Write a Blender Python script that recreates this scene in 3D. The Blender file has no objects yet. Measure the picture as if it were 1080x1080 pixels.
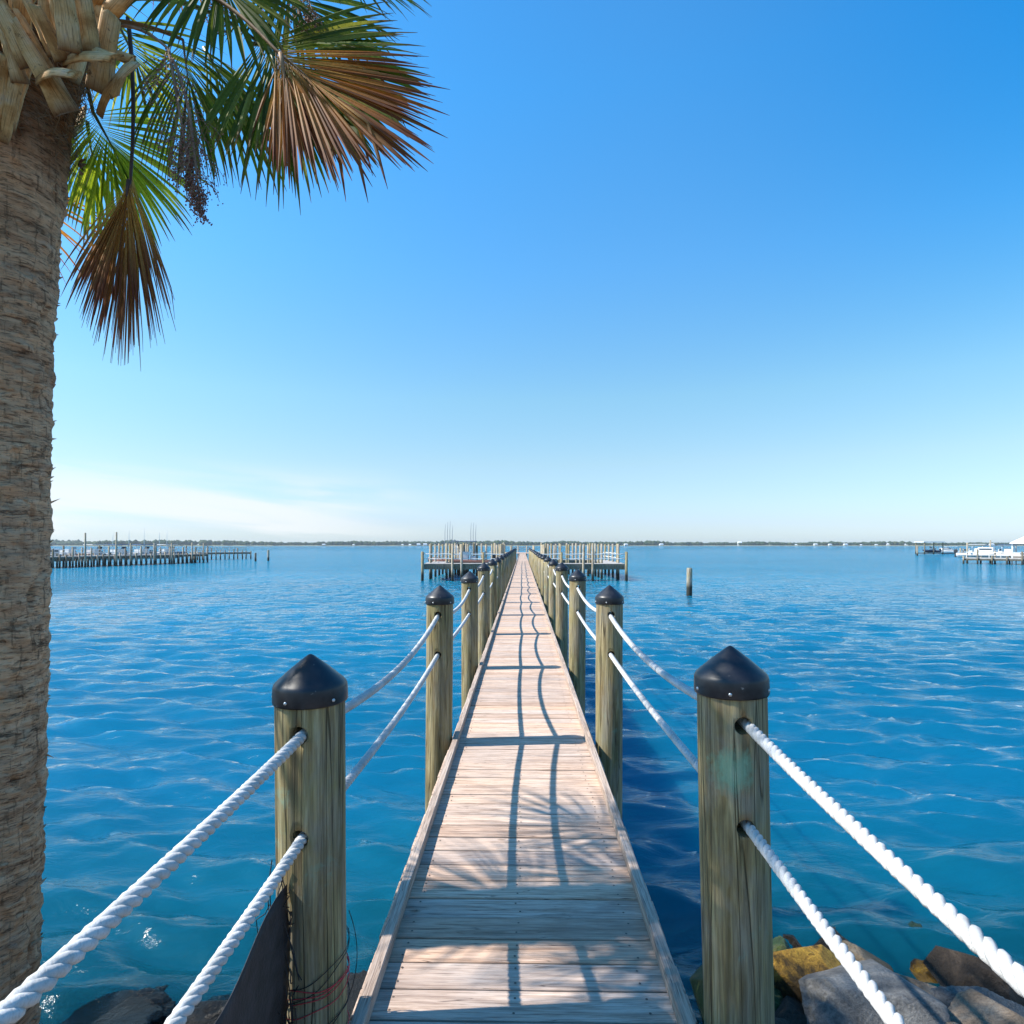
import bpy, bmesh, math, random
import numpy as np
from mathutils import Vector, Matrix, Quaternion, noise as mn

random.seed(7); np.random.seed(7)
sc = bpy.context.scene
COL = sc.collection
PI = math.pi
WATER_Z = -1.5
EYE = 1.65
F = 640.0
YAW = math.radians(0.98)
CAM = Vector((0.0, 0.0, EYE))
SUN_EL = math.radians(47.0)
SUN_DIR = Vector((-math.cos(SUN_EL)*math.cos(math.radians(5)), -math.cos(SUN_EL)*math.sin(math.radians(5)), math.sin(SUN_EL)))

def P(px, py, d):
    fw = Vector((-math.sin(YAW), math.cos(YAW), 0)); rt = Vector((math.cos(YAW), math.sin(YAW), 0))
    return CAM + fw*d + rt*((px-540)/F*d) + Vector((0, 0, (574.5-py)/F*d))

# ------------------------------------------------------------------ helpers
def tag(o, label=None, cat=None, group=None, kind=None):
    if label: o['label'] = label
    if cat: o['category'] = cat
    if group: o['group'] = group
    if kind: o['kind'] = kind
    return o

def empty(name, loc=(0, 0, 0), rot=(0, 0, 0), label=None, cat=None, group=None):
    o = bpy.data.objects.new(name, None); COL.objects.link(o)
    o.location = loc; o.rotation_euler = rot; o.empty_display_size = .2
    return tag(o, label, cat, group)

class MB:
    def __init__(s): s.v = []; s.f = []; s.m = []; s.uv = []; s.mi = 0
    def add(s, vs, fs, uvs=None):
        b = len(s.v); s.v += [tuple(v) for v in vs]
        s.uv += (uvs if uvs else [(0, 0)]*len(vs))
        for f in fs: s.f.append(tuple(b+i for i in f)); s.m.append(s.mi)
    def box(s, c, d, R=None, bev=0.0):
        hx, hy, hz = d[0]/2, d[1]/2, d[2]/2
        if bev <= 0:
            vs = [Vector((x*hx, y*hy, z*hz)) for x in (-1, 1) for y in (-1, 1) for z in (-1, 1)]
            fs = [(0, 1, 3, 2), (4, 6, 7, 5), (0, 4, 5, 1), (2, 3, 7, 6), (0, 2, 6, 4), (1, 5, 7, 3)]
        else:
            bm = bmesh.new(); bmesh.ops.create_cube(bm, size=1)
            for v in bm.verts: v.co = Vector((v.co.x*d[0], v.co.y*d[1], v.co.z*d[2]))
            bmesh.ops.bevel(bm, geom=bm.edges[:], offset=bev, segments=1, affect='EDGES')
            vs = [v.co.copy() for v in bm.verts]; bm.verts.index_update()
            fs = [tuple(v.index for v in f.verts) for f in bm.faces]; bm.free()
        if R is not None: vs = [R @ v for v in vs]
        c = Vector(c); s.add([v+c for v in vs], fs)
    def tube(s, pts, rad, n=8, cap=True, flat=1.0):
        pts = [Vector(p) for p in pts]; k = len(pts)
        if not hasattr(rad, '__len__'): rad = [rad]*k
        t0 = (pts[1]-pts[0]).normalized()
        up = Vector((0, 0, 1)) if abs(t0.z) < .9 else Vector((1, 0, 0))
        a = t0.cross(up).normalized(); vs = []; uvs = []
        for i, p in enumerate(pts):
            t = (pts[min(i+1, k-1)]-pts[max(i-1, 0)]).normalized()
            a = (a - t*a.dot(t)).normalized(); b = t.cross(a)
            for j in range(n):
                an = 2*PI*j/n
                vs.append(p + (a*math.cos(an) + b*math.sin(an)*flat)*rad[i]); uvs.append((j/n, i/(k-1)))
        fs = [(i*n+j, i*n+(j+1) % n, (i+1)*n+(j+1) % n, (i+1)*n+j) for i in range(k-1) for j in range(n)]
        if cap: fs += [tuple(range(n-1, -1, -1)), tuple((k-1)*n+j for j in range(n))]
        s.add(vs, fs, uvs)
    def cyl(s, p0, p1, r0, r1=None, n=12): s.tube([p0, p1], [r0, r0 if r1 is None else r1], n)
    def lathe(s, prof, n=32, c=(0, 0, 0)):
        c = Vector(c); vs = []; k = len(prof)
        for r, z in prof:
            for j in range(n):
                an = 2*PI*j/n; vs.append(c+Vector((r*math.cos(an), r*math.sin(an), z)))
        fs = [(i*n+j, i*n+(j+1) % n, (i+1)*n+(j+1) % n, (i+1)*n+j) for i in range(k-1) for j in range(n)]
        fs.append(tuple((k-1)*n+j for j in range(n)))
        s.add(vs, fs)
    def build(s, name, mats, parent=None, smooth=False):
        me = bpy.data.meshes.new(name); me.from_pydata(s.v, [], s.f)
        if not isinstance(mats, (list, tuple)): mats = [mats]
        for m in mats: me.materials.append(m)
        me.polygons.foreach_set('material_index', s.m)
        lay = me.uv_layers.new(name='UVMap')
        li = np.empty(len(me.loops), dtype=np.int32); me.loops.foreach_get('vertex_index', li)
        lay.data.foreach_set('uv', np.array(s.uv, dtype=np.float32)[li].ravel())
        if smooth: me.polygons.foreach_set('use_smooth', [True]*len(me.polygons))
        me.update()
        o = bpy.data.objects.new(name, me); COL.objects.link(o)
        if parent: o.parent = parent
        return o

def copy_tree(o, parent=None):
    c = o.copy(); COL.objects.link(c); c.parent = parent
    for ch in [x for x in o.children]: copy_tree(ch, c)
    return c

def curve_pts(p0, p1, mid_off, n=12):
    p0 = Vector(p0); p1 = Vector(p1); m = (p0+p1)/2 + Vector(mid_off)
    c = m*2-(p0+p1)/2
    return [p0*(1-t)**2 + c*2*t*(1-t) + p1*t*t for t in [i/n for i in range(n+1)]]

# ------------------------------------------------------------------ material helper
class NM:
    def __init__(s, name):
        s.mat = bpy.data.materials.new(name); s.mat.use_nodes = True
        s.t = s.mat.node_tree; s.t.nodes.clear()
        s.out = s.t.nodes.new('ShaderNodeOutputMaterial')
    def n(s, kind, **kw):
        nd = s.t.nodes.new('ShaderNode'+kind)
        for k, v in kw.items():
            if k in nd.inputs.keys() if isinstance(k, str) else False: nd.inputs[k].default_value = v
            elif hasattr(nd, k): setattr(nd, k, v)
        return nd
    def set(s, sock, v):
        if isinstance(v, bpy.types.NodeSocket): s.t.links.new(v, sock)
        else: sock.default_value = v
    def coord(s, kind='Object', scale=(1, 1, 1), off=None):
        tc = s.n('TexCoord'); mp = s.n('Mapping'); s.t.links.new(tc.outputs[kind], mp.inputs[0])
        mp.inputs['Scale'].default_value = scale
        if off is not None: s.set(mp.inputs['Location'], off)
        return mp.outputs[0]
    def noise(s, vec, scale=5, detail=4, rough=.55, dist=0.0):
        nd = s.n('TexNoise'); s.set(nd.inputs['Vector'], vec)
        nd.inputs['Scale'].default_value = scale; nd.inputs['Detail'].default_value = detail
        nd.inputs['Roughness'].default_value = rough; nd.inputs['Distortion'].default_value = dist
        return nd.outputs['Fac']
    def ramp(s, fac, stops):
        r = s.n('ValToRGB'); s.set(r.inputs[0], fac); e = r.color_ramp.elements
        while len(e) < len(stops): e.new(.5)
        for el, (p, c) in zip(e, stops):
            el.position = p; el.color = (c, c, c, 1) if not hasattr(c, '__len__') else (*c, 1)
        return r.outputs[0]
    def mix(s, fac, a, b, mode='MIX'):
        m = s.n('Mix'); m.data_type = 'RGBA'; m.blend_type = mode
        s.set(m.inputs[0], fac)
        for i, v in ((6, a), (7, b)):
            if isinstance(v, tuple) and len(v) == 3: v = (*v, 1)
            s.set(m.inputs[i], v)
        return m.outputs[2]
    def math(s, op, a, b=0.0, clamp=False):
        m = s.n('Math'); m.operation = op; m.use_clamp = clamp; s.set(m.inputs[0], a); s.set(m.inputs[1], b); return m.outputs[0]
    def bump(s, h, strength=.5, dist=.01, normal=None):
        b = s.n('Bump'); s.set(b.inputs['Height'], h); s.set(b.inputs['Strength'], strength); b.inputs['Distance'].default_value = dist
        if normal: s.set(b.inputs['Normal'], normal)
        return b.outputs[0]
    def prin(s, col, rough=.6, normal=None, metal=0.0, spec=.5):
        b = s.n('BsdfPrincipled')
        if isinstance(col, tuple) and len(col) == 3: col = (*col, 1)
        s.set(b.inputs['Base Color'], col); s.set(b.inputs['Roughness'], rough); s.set(b.inputs['Metallic'], metal)
        b.inputs['Specular IOR Level'].default_value = spec
        if normal is not None: s.set(b.inputs['Normal'], normal)
        return b
    def done(s, sh):
        s.t.links.new(sh if isinstance(sh, bpy.types.NodeSocket) else sh.outputs[0], s.out.inputs[0]); return s.mat

def simple(name, col, rough=.6, var=.12, scale=6, metal=0.0, bump=.2, spec=.5):
    m = NM(name); c = m.coord(); nz = m.noise(c, scale, 5)
    lo = tuple(x*(1-var) for x in col); hi = tuple(min(1, x*(1+var)) for x in col)
    return m.done(m.prin(m.ramp(nz, [(.3, lo), (.7, hi)]), rough, m.bump(m.noise(c, scale*6, 3), bump, .004), metal, spec))

def rnd_off(m, k=37.0):
    oi = m.n('ObjectInfo'); cb = m.n('CombineXYZ')
    r = m.math('MULTIPLY', oi.outputs['Random'], k)
    for i in range(3): m.set(cb.inputs[i], r)
    return cb.outputs[0], oi.outputs['Random']

# --- treated pine piling
def mat_piling(name='treated_pine', tint=(.95, .99, 1.08), stain=None):
    m = NM(name); off, rn = rnd_off(m)
    T = lambda c: tuple(a*b for a, b in zip(c, tint))
    g = m.noise(m.coord('Object', (16, 16, 1.1), off), 1.6, 7, .65, .6)
    fine = m.noise(m.coord('Object', (90, 90, 3.0), off), 1.5, 4, .6, .3)
    big = m.noise(m.coord('Object', (2.2, 2.2, 1.3), off), 1.5, 5, .6)
    col = m.ramp(g, [(.28, T((.10, .072, .03))), (.42, T((.24, .165, .065))), (.54, T((.38, .285, .125))), (.68, T((.52, .42, .23)))])
    col = m.mix(m.ramp(big, [(.48, 0), (.68, .55)]), col, T((.22, .24, .10)))
    gy = m.noise(m.coord('Object', (4, 4, 1.6), off), 1.4, 6, .7, .5)
    col = m.mix(m.ramp(gy, [(.44, 0), (.62, .7)]), col, T((.30, .27, .20)))
    col = m.mix(m.ramp(fine, [(.35, .65), (.6, 0)]), col, T((.12, .09, .05)))
    dk = m.noise(m.coord('Object', (9, 9, .8), off), 1.2, 5, .6, .6)
    col = m.mix(m.ramp(dk, [(.55, 0), (.68, .65)]), col, T((.13, .095, .05)))
    # verdigris preservative stain patches
    bp = m.noise(m.coord('Object', (5, 5, 4.0), off), 1.0, 6, .7, .4)
    col = m.mix(m.ramp(bp, [(.62, 0), (.72, .55)]), col, T((.20, .34, .24)))
    # drying checks
    w = m.noise(m.coord('Object', (13, 13, .35), off), 1.3, 2, .5, .2)
    ck = m.ramp(m.math('ABSOLUTE', m.math('SUBTRACT', w, .5)), [(0.0, 1), (.012, 0)])
    col = m.mix(m.math('MULTIPLY', ck, .75), col, (.035, .025, .012))
    h = m.math('SUBTRACT', m.math('ADD', m.math('MULTIPLY', g, .6), m.math('MULTIPLY', fine, .5)), m.math('MULTIPLY', ck, 1.2))
    if stain:
        vm = m.n('VectorMath'); vm.operation = 'DISTANCE'; tco = m.n('TexCoord'); m.set(vm.inputs[0], tco.outputs['Object']); vm.inputs[1].default_value = stain
        dd = m.math('ADD', vm.outputs['Value'], m.math('MULTIPLY', m.math('SUBTRACT', m.noise(m.coord('Object', (22, 22, 14)), 1.5, 6, .75), .5), .14))
        col = m.mix(m.ramp(dd, [(.035, .8), (.085, 0)]), col, (.19, .36, .25))
        col = m.mix(m.ramp(m.math('ADD', dd, m.math('MULTIPLY', fine, .08)), [(.03, .5), (.07, 0)]), col, (.36, .46, .34))
    # wet band with growth near the tide line, carried up to paint in under-deck shade
    sp = m.n('SeparateXYZ'); tc = m.n('NewGeometry'); m.set(sp.inputs[0], tc.outputs['Position'])
    wet = m.ramp(m.math('ADD', m.math('MULTIPLY', sp.outputs[2], -1.0), m.math('MULTIPLY', m.math('SUBTRACT', big, .5), .5)), [(.75, 0), (.98, 1)])
    mr = m.n('MapRange'); m.set(mr.inputs[0], m.math('ADD', sp.outputs[2], m.math('MULTIPLY', big, .3)))
    mr.inputs[1].default_value = -.45; mr.inputs[2].default_value = -.85; mr.inputs[3].default_value = 0; mr.inputs[4].default_value = 1
    col = m.mix(mr.outputs[0], col, (.03, .032, .025))
    return m.done(m.prin(col, .78, m.bump(h, .75, .008), spec=.25))

def mat_deck(name='weathered_deck_boards', dark=1.0):
    m = NM(name)
    geo = m.n('NewGeometry'); rnd = geo.outputs['Random Per Island']
    cb = m.n('CombineXYZ'); m.set(cb.inputs[0], m.math('MULTIPLY', rnd, 91)); m.set(cb.inputs[2], m.math('MULTIPLY', rnd, 53))
    g = m.noise(m.coord('Object', (1.6, 26, 26), cb.outputs[0]), 1.5, 7, .65, .9)
    fine = m.noise(m.coord('Object', (5, 150, 150), cb.outputs[0]), 1.3, 4, .65, .3)
    blot = m.noise(m.coord('Object', (2.0, 4.5, 2), cb.outputs[0]), 1.3, 5, .6)
    col = m.ramp(g, [(.27, (.17, .115, .08)), (.39, (.43, .32, .245)), (.52, (.61, .48, .385)), (.64, (.71, .585, .485)), (.78, (.80, .68, .58))])
    col = m.mix(m.ramp(blot, [(.42, 0), (.7, .5)]), col, (.55, .49, .44))
    col = m.mix(m.ramp(fine, [(.3, .75), (.5, 0)]), col, (.20, .14, .11))
    cr = m.noise(m.coord('Object', (.9, 34, 34), cb.outputs[0]), 1.2, 2, .5, .5)
    crk = m.ramp(m.math('ABSOLUTE', m.math('SUBTRACT', cr, .5)), [(0.0, .8), (.010, 0)]); col = m.mix(crk, col, (.05, .035, .03))
    st = m.noise(m.coord('Object', (1.1, 3.0, 1)), 1.0, 5, .65); col = m.mix(m.ramp(st, [(.52, 0), (.72, .55)]), col, (.27, .21, .18))
    # per board tone
    col = m.mix(1.0, col, m.ramp(rnd, [(0, (.66, .66, .70)), (.25, (.98, .90, .84)), (.45, (.78, .76, .77)), (.6, (.95, .93, .93)), (.75, (1.0, .85, .74)), (.88, (.72, .63, .58)), (1, (.90, .82, .77))]), 'MULTIPLY')
    # dark knots
    vo = m.n('TexVoronoi'); m.set(vo.inputs['Vector'], m.coord('Object', (2.3, 6.0, 2.3), cb.outputs[0])); vo.inputs['Scale'].default_value = 1.0
    col = m.mix(m.ramp(vo.outputs['Distance'], [(.03, .7), (.075, 0)]), col, (.17, .10, .055))
    col = m.mix(1.0, col, (dark*1.08, dark*1.05, dark*1.02), 'MULTIPLY')
    h = m.math('ADD', m.math('MULTIPLY', g, .8), m.math('MULTIPLY', fine, .6))
    return m.done(m.prin(col, .8, m.bump(h, .7, .005), spec=.25))

def mat_rope():
    m = NM('white_nylon_rope'); c = m.coord('Object', (1, 1, 1))
    nz = m.noise(c, 9, 5); k = m.coord('UV', (9, 5200, 1)); f = m.noise(k, 1.0, 3, .6)
    col = m.ramp(nz, [(.3, (.42, .415, .40)), (.6, (.56, .555, .545))])
    col = m.mix(m.ramp(m.noise(c, 28, 5, .7), [(.50, 0), (.72, .45)]), col, (.27, .26, .22))
    col = m.mix(m.ramp(f, [(.35, .35), (.5, 0)]), col, (.24, .235, .22))
    return m.done(m.prin(col, .85, m.bump(f, .6, .002), spec=.15))

def mat_leaf(name, stops, trans=.4, tip=(.16, .09, .035), tipw=.85):
    m = NM(name); geo = m.n('NewGeometry'); rnd = geo.outputs['Random Per Island']
    col = m.ramp(rnd, stops)
    st = m.noise(m.coord('Object', (60, 60, 60)), 1.5, 3)
    col = m.mix(m.ramp(st, [(.3, .35), (.6, 0)]), col, tuple(x*.5 for x in stops[0][1]))
    uv = m.n('TexCoord'); sp = m.n('SeparateXYZ'); m.set(sp.inputs[0], uv.outputs['UV'])
    tf = m.ramp(m.math('ADD', sp.outputs[1], m.math('MULTIPLY', rnd, .12)), [(tipw, 0), (1.0, 1)])
    col = m.mix(tf, col, tip)
    b = m.prin(col, .6, spec=.18); tr = m.n('BsdfTranslucent'); m.set(tr.inputs[0], m.mix(1.0, col, (1.5, 1.5, .8), 'MULTIPLY'))
    mx = m.n('MixShader'); mx.inputs[0].default_value = trans
    m.t.links.new(b.outputs[0], mx.inputs[1]); m.t.links.new(tr.outputs[0], mx.inputs[2])
    return m.done(mx)

def mat_trunk():
    m = NM('palm_bark')
    c = m.coord('Object', (1, 1, 1))
    wv = m.noise(m.coord('Object', (3.0, 3.0, 20)), 1.3, 8, .68, .9)
    fib = m.noise(m.coord('Object', (18, 18, 110)), 1.2, 5, .7, .5)
    vert = m.noise(m.coord('Object', (42, 42, 5)), 1.2, 4, .6, .4)
    big = m.noise(c, 3.2, 5, .6)
    col = m.ramp(wv, [(.28, (.10, .062, .04)), (.40, (.46, .285, .18)), (.53, (.66, .44, .285)), (.72, (.80, .59, .42))])
    col = m.mix(m.ramp(big, [(.42, 0), (.68, .5)]), col, (.52, .385, .285))
    col = m.mix(m.ramp(m.noise(c, 7, 4), [(.55, 0), (.72, .5)]), col, (.28, .15, .085))
    col = m.mix(m.ramp(fib, [(.37, .75), (.48, 0)]), col, (.075, .045, .03))
    col = m.mix(m.ramp(vert, [(.33, .6), (.45, 0)]), col, (.06, .042, .03))
    sp = m.n('SeparateXYZ'); m.set(sp.inputs[0], m.coord('Object'))
    mr = m.n('MapRange'); m.set(mr.inputs[0], m.math('ADD', sp.outputs[2], m.math('MULTIPLY', big, .6)))
    mr.inputs[1].default_value = 4.52; mr.inputs[2].default_value = 4.8
    col = m.mix(mr.outputs[0], col, m.ramp(fib, [(.35, (.05, .02, .008)), (.65, (.36, .17, .07))]))
    sc1 = m.noise(m.coord('Object', (5, 5, 17)), 1.4, 5, .7, .8); scar = m.ramp(sc1, [(.60, 0), (.66, 1)])
    col = m.mix(m.math('MULTIPLY', scar, .5), col, (.075, .05, .035))
    sc2 = m.noise(m.coord('Object', (4, 4, 9), (3, 1, 5)), 1.3, 4, .6, .5); col = m.mix(m.ramp(sc2, [(.62, 0), (.72, .6)]), col, (.50, .42, .35))
    col = m.mix(1.0, col, (1.07, .94, .83), 'MULTIPLY')
    h = m.math('SUBTRACT', m.math('ADD', m.math('ADD', wv, m.math('MULTIPLY', fib, .6)), m.math('MULTIPLY', vert, .35)), scar)
    return m.done(m.prin(col, .9, m.bump(h, .8, .02), spec=.1))

def mat_boot():
    m = NM('cut_leaf_base'); off, rn = rnd_off(m)
    g = m.noise(m.coord('Object', (7, 7, 7), off), 1.2, 6, .65, .5)
    f = m.noise(m.coord('UV', (26, 2.2, 1), off), 1.2, 5, .6, .3)
    col = m.ramp(g, [(.25, (.24, .11, .03)), (.38, (.46, .24, .08)), (.50, (.64, .40, .17)), (.62, (.70, .52, .29)), (.78, (.52, .46, .38))])
    col = m.mix(m.ramp(f, [(.36, .75), (.5, 0)]), col, (.16, .08, .035))
    sp2 = m.noise(m.coord('Object', (30, 30, 30), off), 1.3, 4, .7); col = m.mix(m.ramp(sp2, [(.60, 0), (.68, .7)]), col, (.09, .05, .03))
    sp = m.n('SeparateXYZ'); tc = m.n('TexCoord'); m.set(sp.inputs[0], tc.outputs['UV'])
    col = m.mix(m.ramp(sp.outputs[1], [(0, .8), (.2, 0)]), col, (.14, .06, .025))
    return m.done(m.prin(col, .75, m.bump(m.math('ADD', g, f), .4, .004), spec=.25))

def mat_rock(name, stops, bump=.5, rough=.8, scale=5.0):
    m = NM(name); off, rn = rnd_off(m); c = m.coord('Object', (1, 1, 1), off)
    a = m.noise(c, scale, 8, .65, .4); b = m.noise(c, scale*12, 8, .75)
    col = m.ramp(a, stops); col = m.mix(m.ramp(b, [(.36, .55), (.55, 0)]), col, tuple(x*.45 for x in stops[0][1]))
    sp = m.n('SeparateXYZ'); g = m.n('NewGeometry'); m.set(sp.inputs[0], g.outputs['Position'])
    mr = m.n('MapRange'); m.set(mr.inputs[0], m.math('ADD', sp.outputs[2], m.math('MULTIPLY', a, .18)))
    mr.inputs[1].default_value = WATER_Z+.34; mr.inputs[2].default_value = WATER_Z+.16
    wet = mr.outputs[0]
    col = m.mix(m.math('MULTIPLY', wet, .85), col, m.mix(1.0, col, (.24, .26, .20), 'MULTIPLY'))
    return m.done(m.prin(col, m.math('SUBTRACT', rough, m.math('MULTIPLY', wet, .5)), m.bump(m.math('ADD', a, m.math('MULTIPLY', b, .8)), min(1, bump*1.6), .05), spec=.4))

def mat_water():
    m = NM('bay_water')
    geo = m.n('NewGeometry'); pos = geo.outputs['Position']
    def mp(scale, rz=0.0):
        k = m.n('Mapping'); m.set(k.inputs[0], pos); k.inputs['Scale'].default_value = scale; k.inputs['Rotation'].default_value = (0, 0, rz); return k.outputs[0]
    r1 = m.noise(mp((2.6, 6.5, 1), .12), 1.0, 5, .6, .5)
    r2 = m.noise(mp((.9, 1.9, 1), -.08), 1.0, 4, .6, .4)
    r3 = m.noise(mp((.16, .34, 1), .05), 1.0, 4, .6, .3)
    r4 = m.noise(mp((9, 15, 1), .3), 1.0, 3, .6, .2)
    sp = m.n('SeparateXYZ'); m.set(sp.inputs[0], pos); y = sp.outputs[1]
    far = m.n('MapRange'); m.set(far.inputs[0], y); far.inputs[1].default_value = 10; far.inputs[2].default_value = 80
    nrm = m.bump(r1, .45, .045)
    nrm = m.bump(r4, .1, .004, nrm)
    nrm = m.bump(r2, m.math('MULTIPLY', far.outputs[0], .9), .40, nrm)
    nrm = m.bump(r3, m.math('MULTIPLY', far.outputs[0], .55), 1.2, nrm)
    # scattering body of the water: large patches of slightly different blue, greener in the shallows
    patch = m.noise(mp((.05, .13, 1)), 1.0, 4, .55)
    far_bright = m.n('MapRange'); m.set(far_bright.inputs[0], y); far_bright.inputs[1].default_value = 7; far_bright.inputs[2].default_value = 55  # body painted darker near, brighter far, for the steep view down close by
    body = m.mix(far_bright.outputs[0], m.ramp(patch, [(.3, (.002, .074, .145)), (.7, (.0025, .10, .185))]), m.ramp(patch, [(.3, (.003, .14, .24)), (.7, (.004, .18, .30))]))
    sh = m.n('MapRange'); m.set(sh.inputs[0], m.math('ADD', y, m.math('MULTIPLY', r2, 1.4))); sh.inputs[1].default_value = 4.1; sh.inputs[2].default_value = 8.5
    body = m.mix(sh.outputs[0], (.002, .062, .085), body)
    dif = m.n('BsdfPrincipled'); dif.subsurface_method = 'BURLEY'; m.set(dif.inputs['Base Color'], body); m.set(dif.inputs['Normal'], nrm)
    dif.inputs['Roughness'].default_value = 1; dif.inputs['Specular IOR Level'].default_value = 0; dif.inputs['Subsurface Weight'].default_value = .85
    dif.inputs['Subsurface Radius'].default_value = (.3, .8, 1.0); dif.inputs['Subsurface Scale'].default_value = 2.2
    tra = m.n('BsdfTransparent'); tra.inputs[0].default_value = (.38, .58, .60, 1)
    mt = m.n('MixShader')
    op = m.ramp(sh.outputs[0], [(0, .3), (.5, .9), (1, 1)])
    m.set(mt.inputs[0], op); m.t.links.new(tra.outputs[0], mt.inputs[1]); m.t.links.new(dif.outputs[0], mt.inputs[2])
    gl = m.n('BsdfGlossy'); gl.inputs['Roughness'].default_value = .035; m.set(gl.inputs['Normal'], nrm)
    fr = m.n('Fresnel'); fr.inputs[0].default_value = 1.40; m.set(fr.inputs['Normal'], nrm)
    mx = m.n('MixShader'); m.set(mx.inputs[0], fr.outputs[0])
    m.t.links.new(mt.outputs[0], mx.inputs[1]); m.t.links.new(gl.outputs[0], mx.inputs[2])
    return m.done(mx)

def mat_cap():
    m = NM('black_plastic_cap'); off, rn = rnd_off(m); c = m.coord('Object', (1, 1, 1), off)
    d = m.noise(c, 9, 6, .7); f = m.noise(m.coord('Object', (60, 60, 9), off), 1.5, 3)
    col = m.mix(m.ramp(d, [(.48, 0), (.75, .5)]), (.010, .011, .015), (.055, .055, .058))
    col = m.mix(m.ramp(m.noise(c, 42, 3), [(.70, 0), (.74, .5)]), col, (.25, .25, .24))
    return m.done(m.prin(col, m.ramp(d, [(.3, .3), (.7, .52)]), m.bump(f, .08, .002), spec=.5))

M = dict(
    piling=mat_piling(), piling_stained=mat_piling('green_stained_pine', stain=(-.035, -.105, .93)), piling_grey=mat_piling('weathered_grey_pine', (1.25, 1.35, 1.9)), deck=mat_deck(), kerb=mat_deck('weathered_edge_board', .72), rope=mat_rope(), trunk=mat_trunk(), boot=mat_boot(), water=mat_water(),
    cap=mat_cap(),
    screw=simple('steel_screw', (.55, .55, .55), .35, .05, metal=.8),
    green=mat_leaf('green_palm_leaf', [(0, (.06, .09, .014)), (.4, (.11, .15, .022)), (.75, (.19, .225, .035)), (1, (.36, .34, .08))], .42),
    lime=mat_leaf('lime_palm_leaf', [(0, (.12, .17, .02)), (.5, (.28, .34, .035)), (1, (.52, .52, .09))], .65),  # yellow-green leaf colour, brightened because the trunk shades this fan
    brown=mat_leaf('dry_brown_palm_leaf', [(0, (.13, .045, .012)), (.35, (.36, .14, .025)), (.7, (.54, .25, .05)), (1, (.60, .36, .11))], .42, (.15, .045, .03), .45),
    tan=mat_leaf('withered_hanging_leaf', [(0, (.16, .07, .02)), (.35, (.38, .19, .06)), (.75, (.56, .32, .11)), (1, (.62, .42, .19))], .42, (.20, .06, .05), .55),
    stalk=simple('green_leaf_stalk', (.13, .15, .035), .5, .3, 8), drystalk=simple('dry_brown_stalk', (.26, .15, .07), .7, .35, 8),
    darkstalk=simple('dark_dead_stalk', (.07, .035, .025), .7, .3, 8),
    berry=simple('dark_palm_berries', (.24, .11, .08), .5, .7, 40), berrystem=simple('fruit_stem', (.30, .19, .12), .7, .3, 8),
    net=simple('black_woven_fabric', (.022, .019, .020), .7, .7, 14, bump=.9), red=simple('red_twine', (.62, .03, .045), .7, .2), blackcord=simple('black_cord', (.012, .012, .014), .7, .2),
    white=simple('white_gelcoat', (.66, .66, .65), .3, .05, 3, bump=.03), offwhite=simple('offwhite_paint', (.62, .62, .60), .6, .1, 2),
    grey=simple('grey_canvas', (.22, .25, .30), .8, .12, 2), blue=simple('blue_canvas', (.05, .13, .28), .8, .15, 2), darkhull=simple('dark_blue_hull', (.03, .06, .12), .3, .1, 2),
    redhull=simple('dull_red_hull', (.20, .085, .06), .5, .1, 2), motor=simple('black_motor_cowl', (.03, .03, .035), .35, .1), glass=simple('tinted_windscreen', (.05, .07, .09), .1, .1),
    alu=simple('aluminium_tube', (.6, .62, .65), .35, .05, metal=.7), roofm=simple('white_metal_roof', (.75, .76, .78), .45, .05, 1), beam=mat_piling('dark_weathered_beam', (.62, .68, .95)),
    pdeck=simple('grey_pier_boards', (.38, .35, .32), .85, .25, 3), shingle=simple('brown_roof_shingle', (.20, .15, .12), .9, .15, .3),
    rock_grey=mat_rock('grey_granite', [(.3, (.08, .08, .08)), (.5, (.20, .196, .188)), (.7, (.32, .312, .295))]),
    rock_ochre=mat_rock('ochre_stained_stone', [(.3, (.02, .014, .008)), (.43, (.10, .06, .015)), (.51, (.40, .22, .03)), (.62, (.60, .36, .05)), (.75, (.14, .10, .05))], .9),
    rock_brown=mat_rock('dark_brown_stone', [(.3, (.018, .013, .01)), (.5, (.06, .043, .03)), (.72, (.15, .11, .08))], .8),
    rock_tan=mat_rock('tan_limestone', [(.3, (.13, .09, .055)), (.5, (.30, .22, .15)), (.72, (.46, .37, .28))], .5),
    rock_dark=mat_rock('wet_black_stone', [(.3, (.002, .002, .002)), (.5, (.006, .006, .006)), (.72, (.022, .016, .012))], 1.0, .5),
    rock_green=mat_rock('algae_green_stone', [(.3, (.02, .03, .01)), (.5, (.05, .10, .02)), (.72, (.16, .15, .06))], .8, .5),
)

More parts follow.
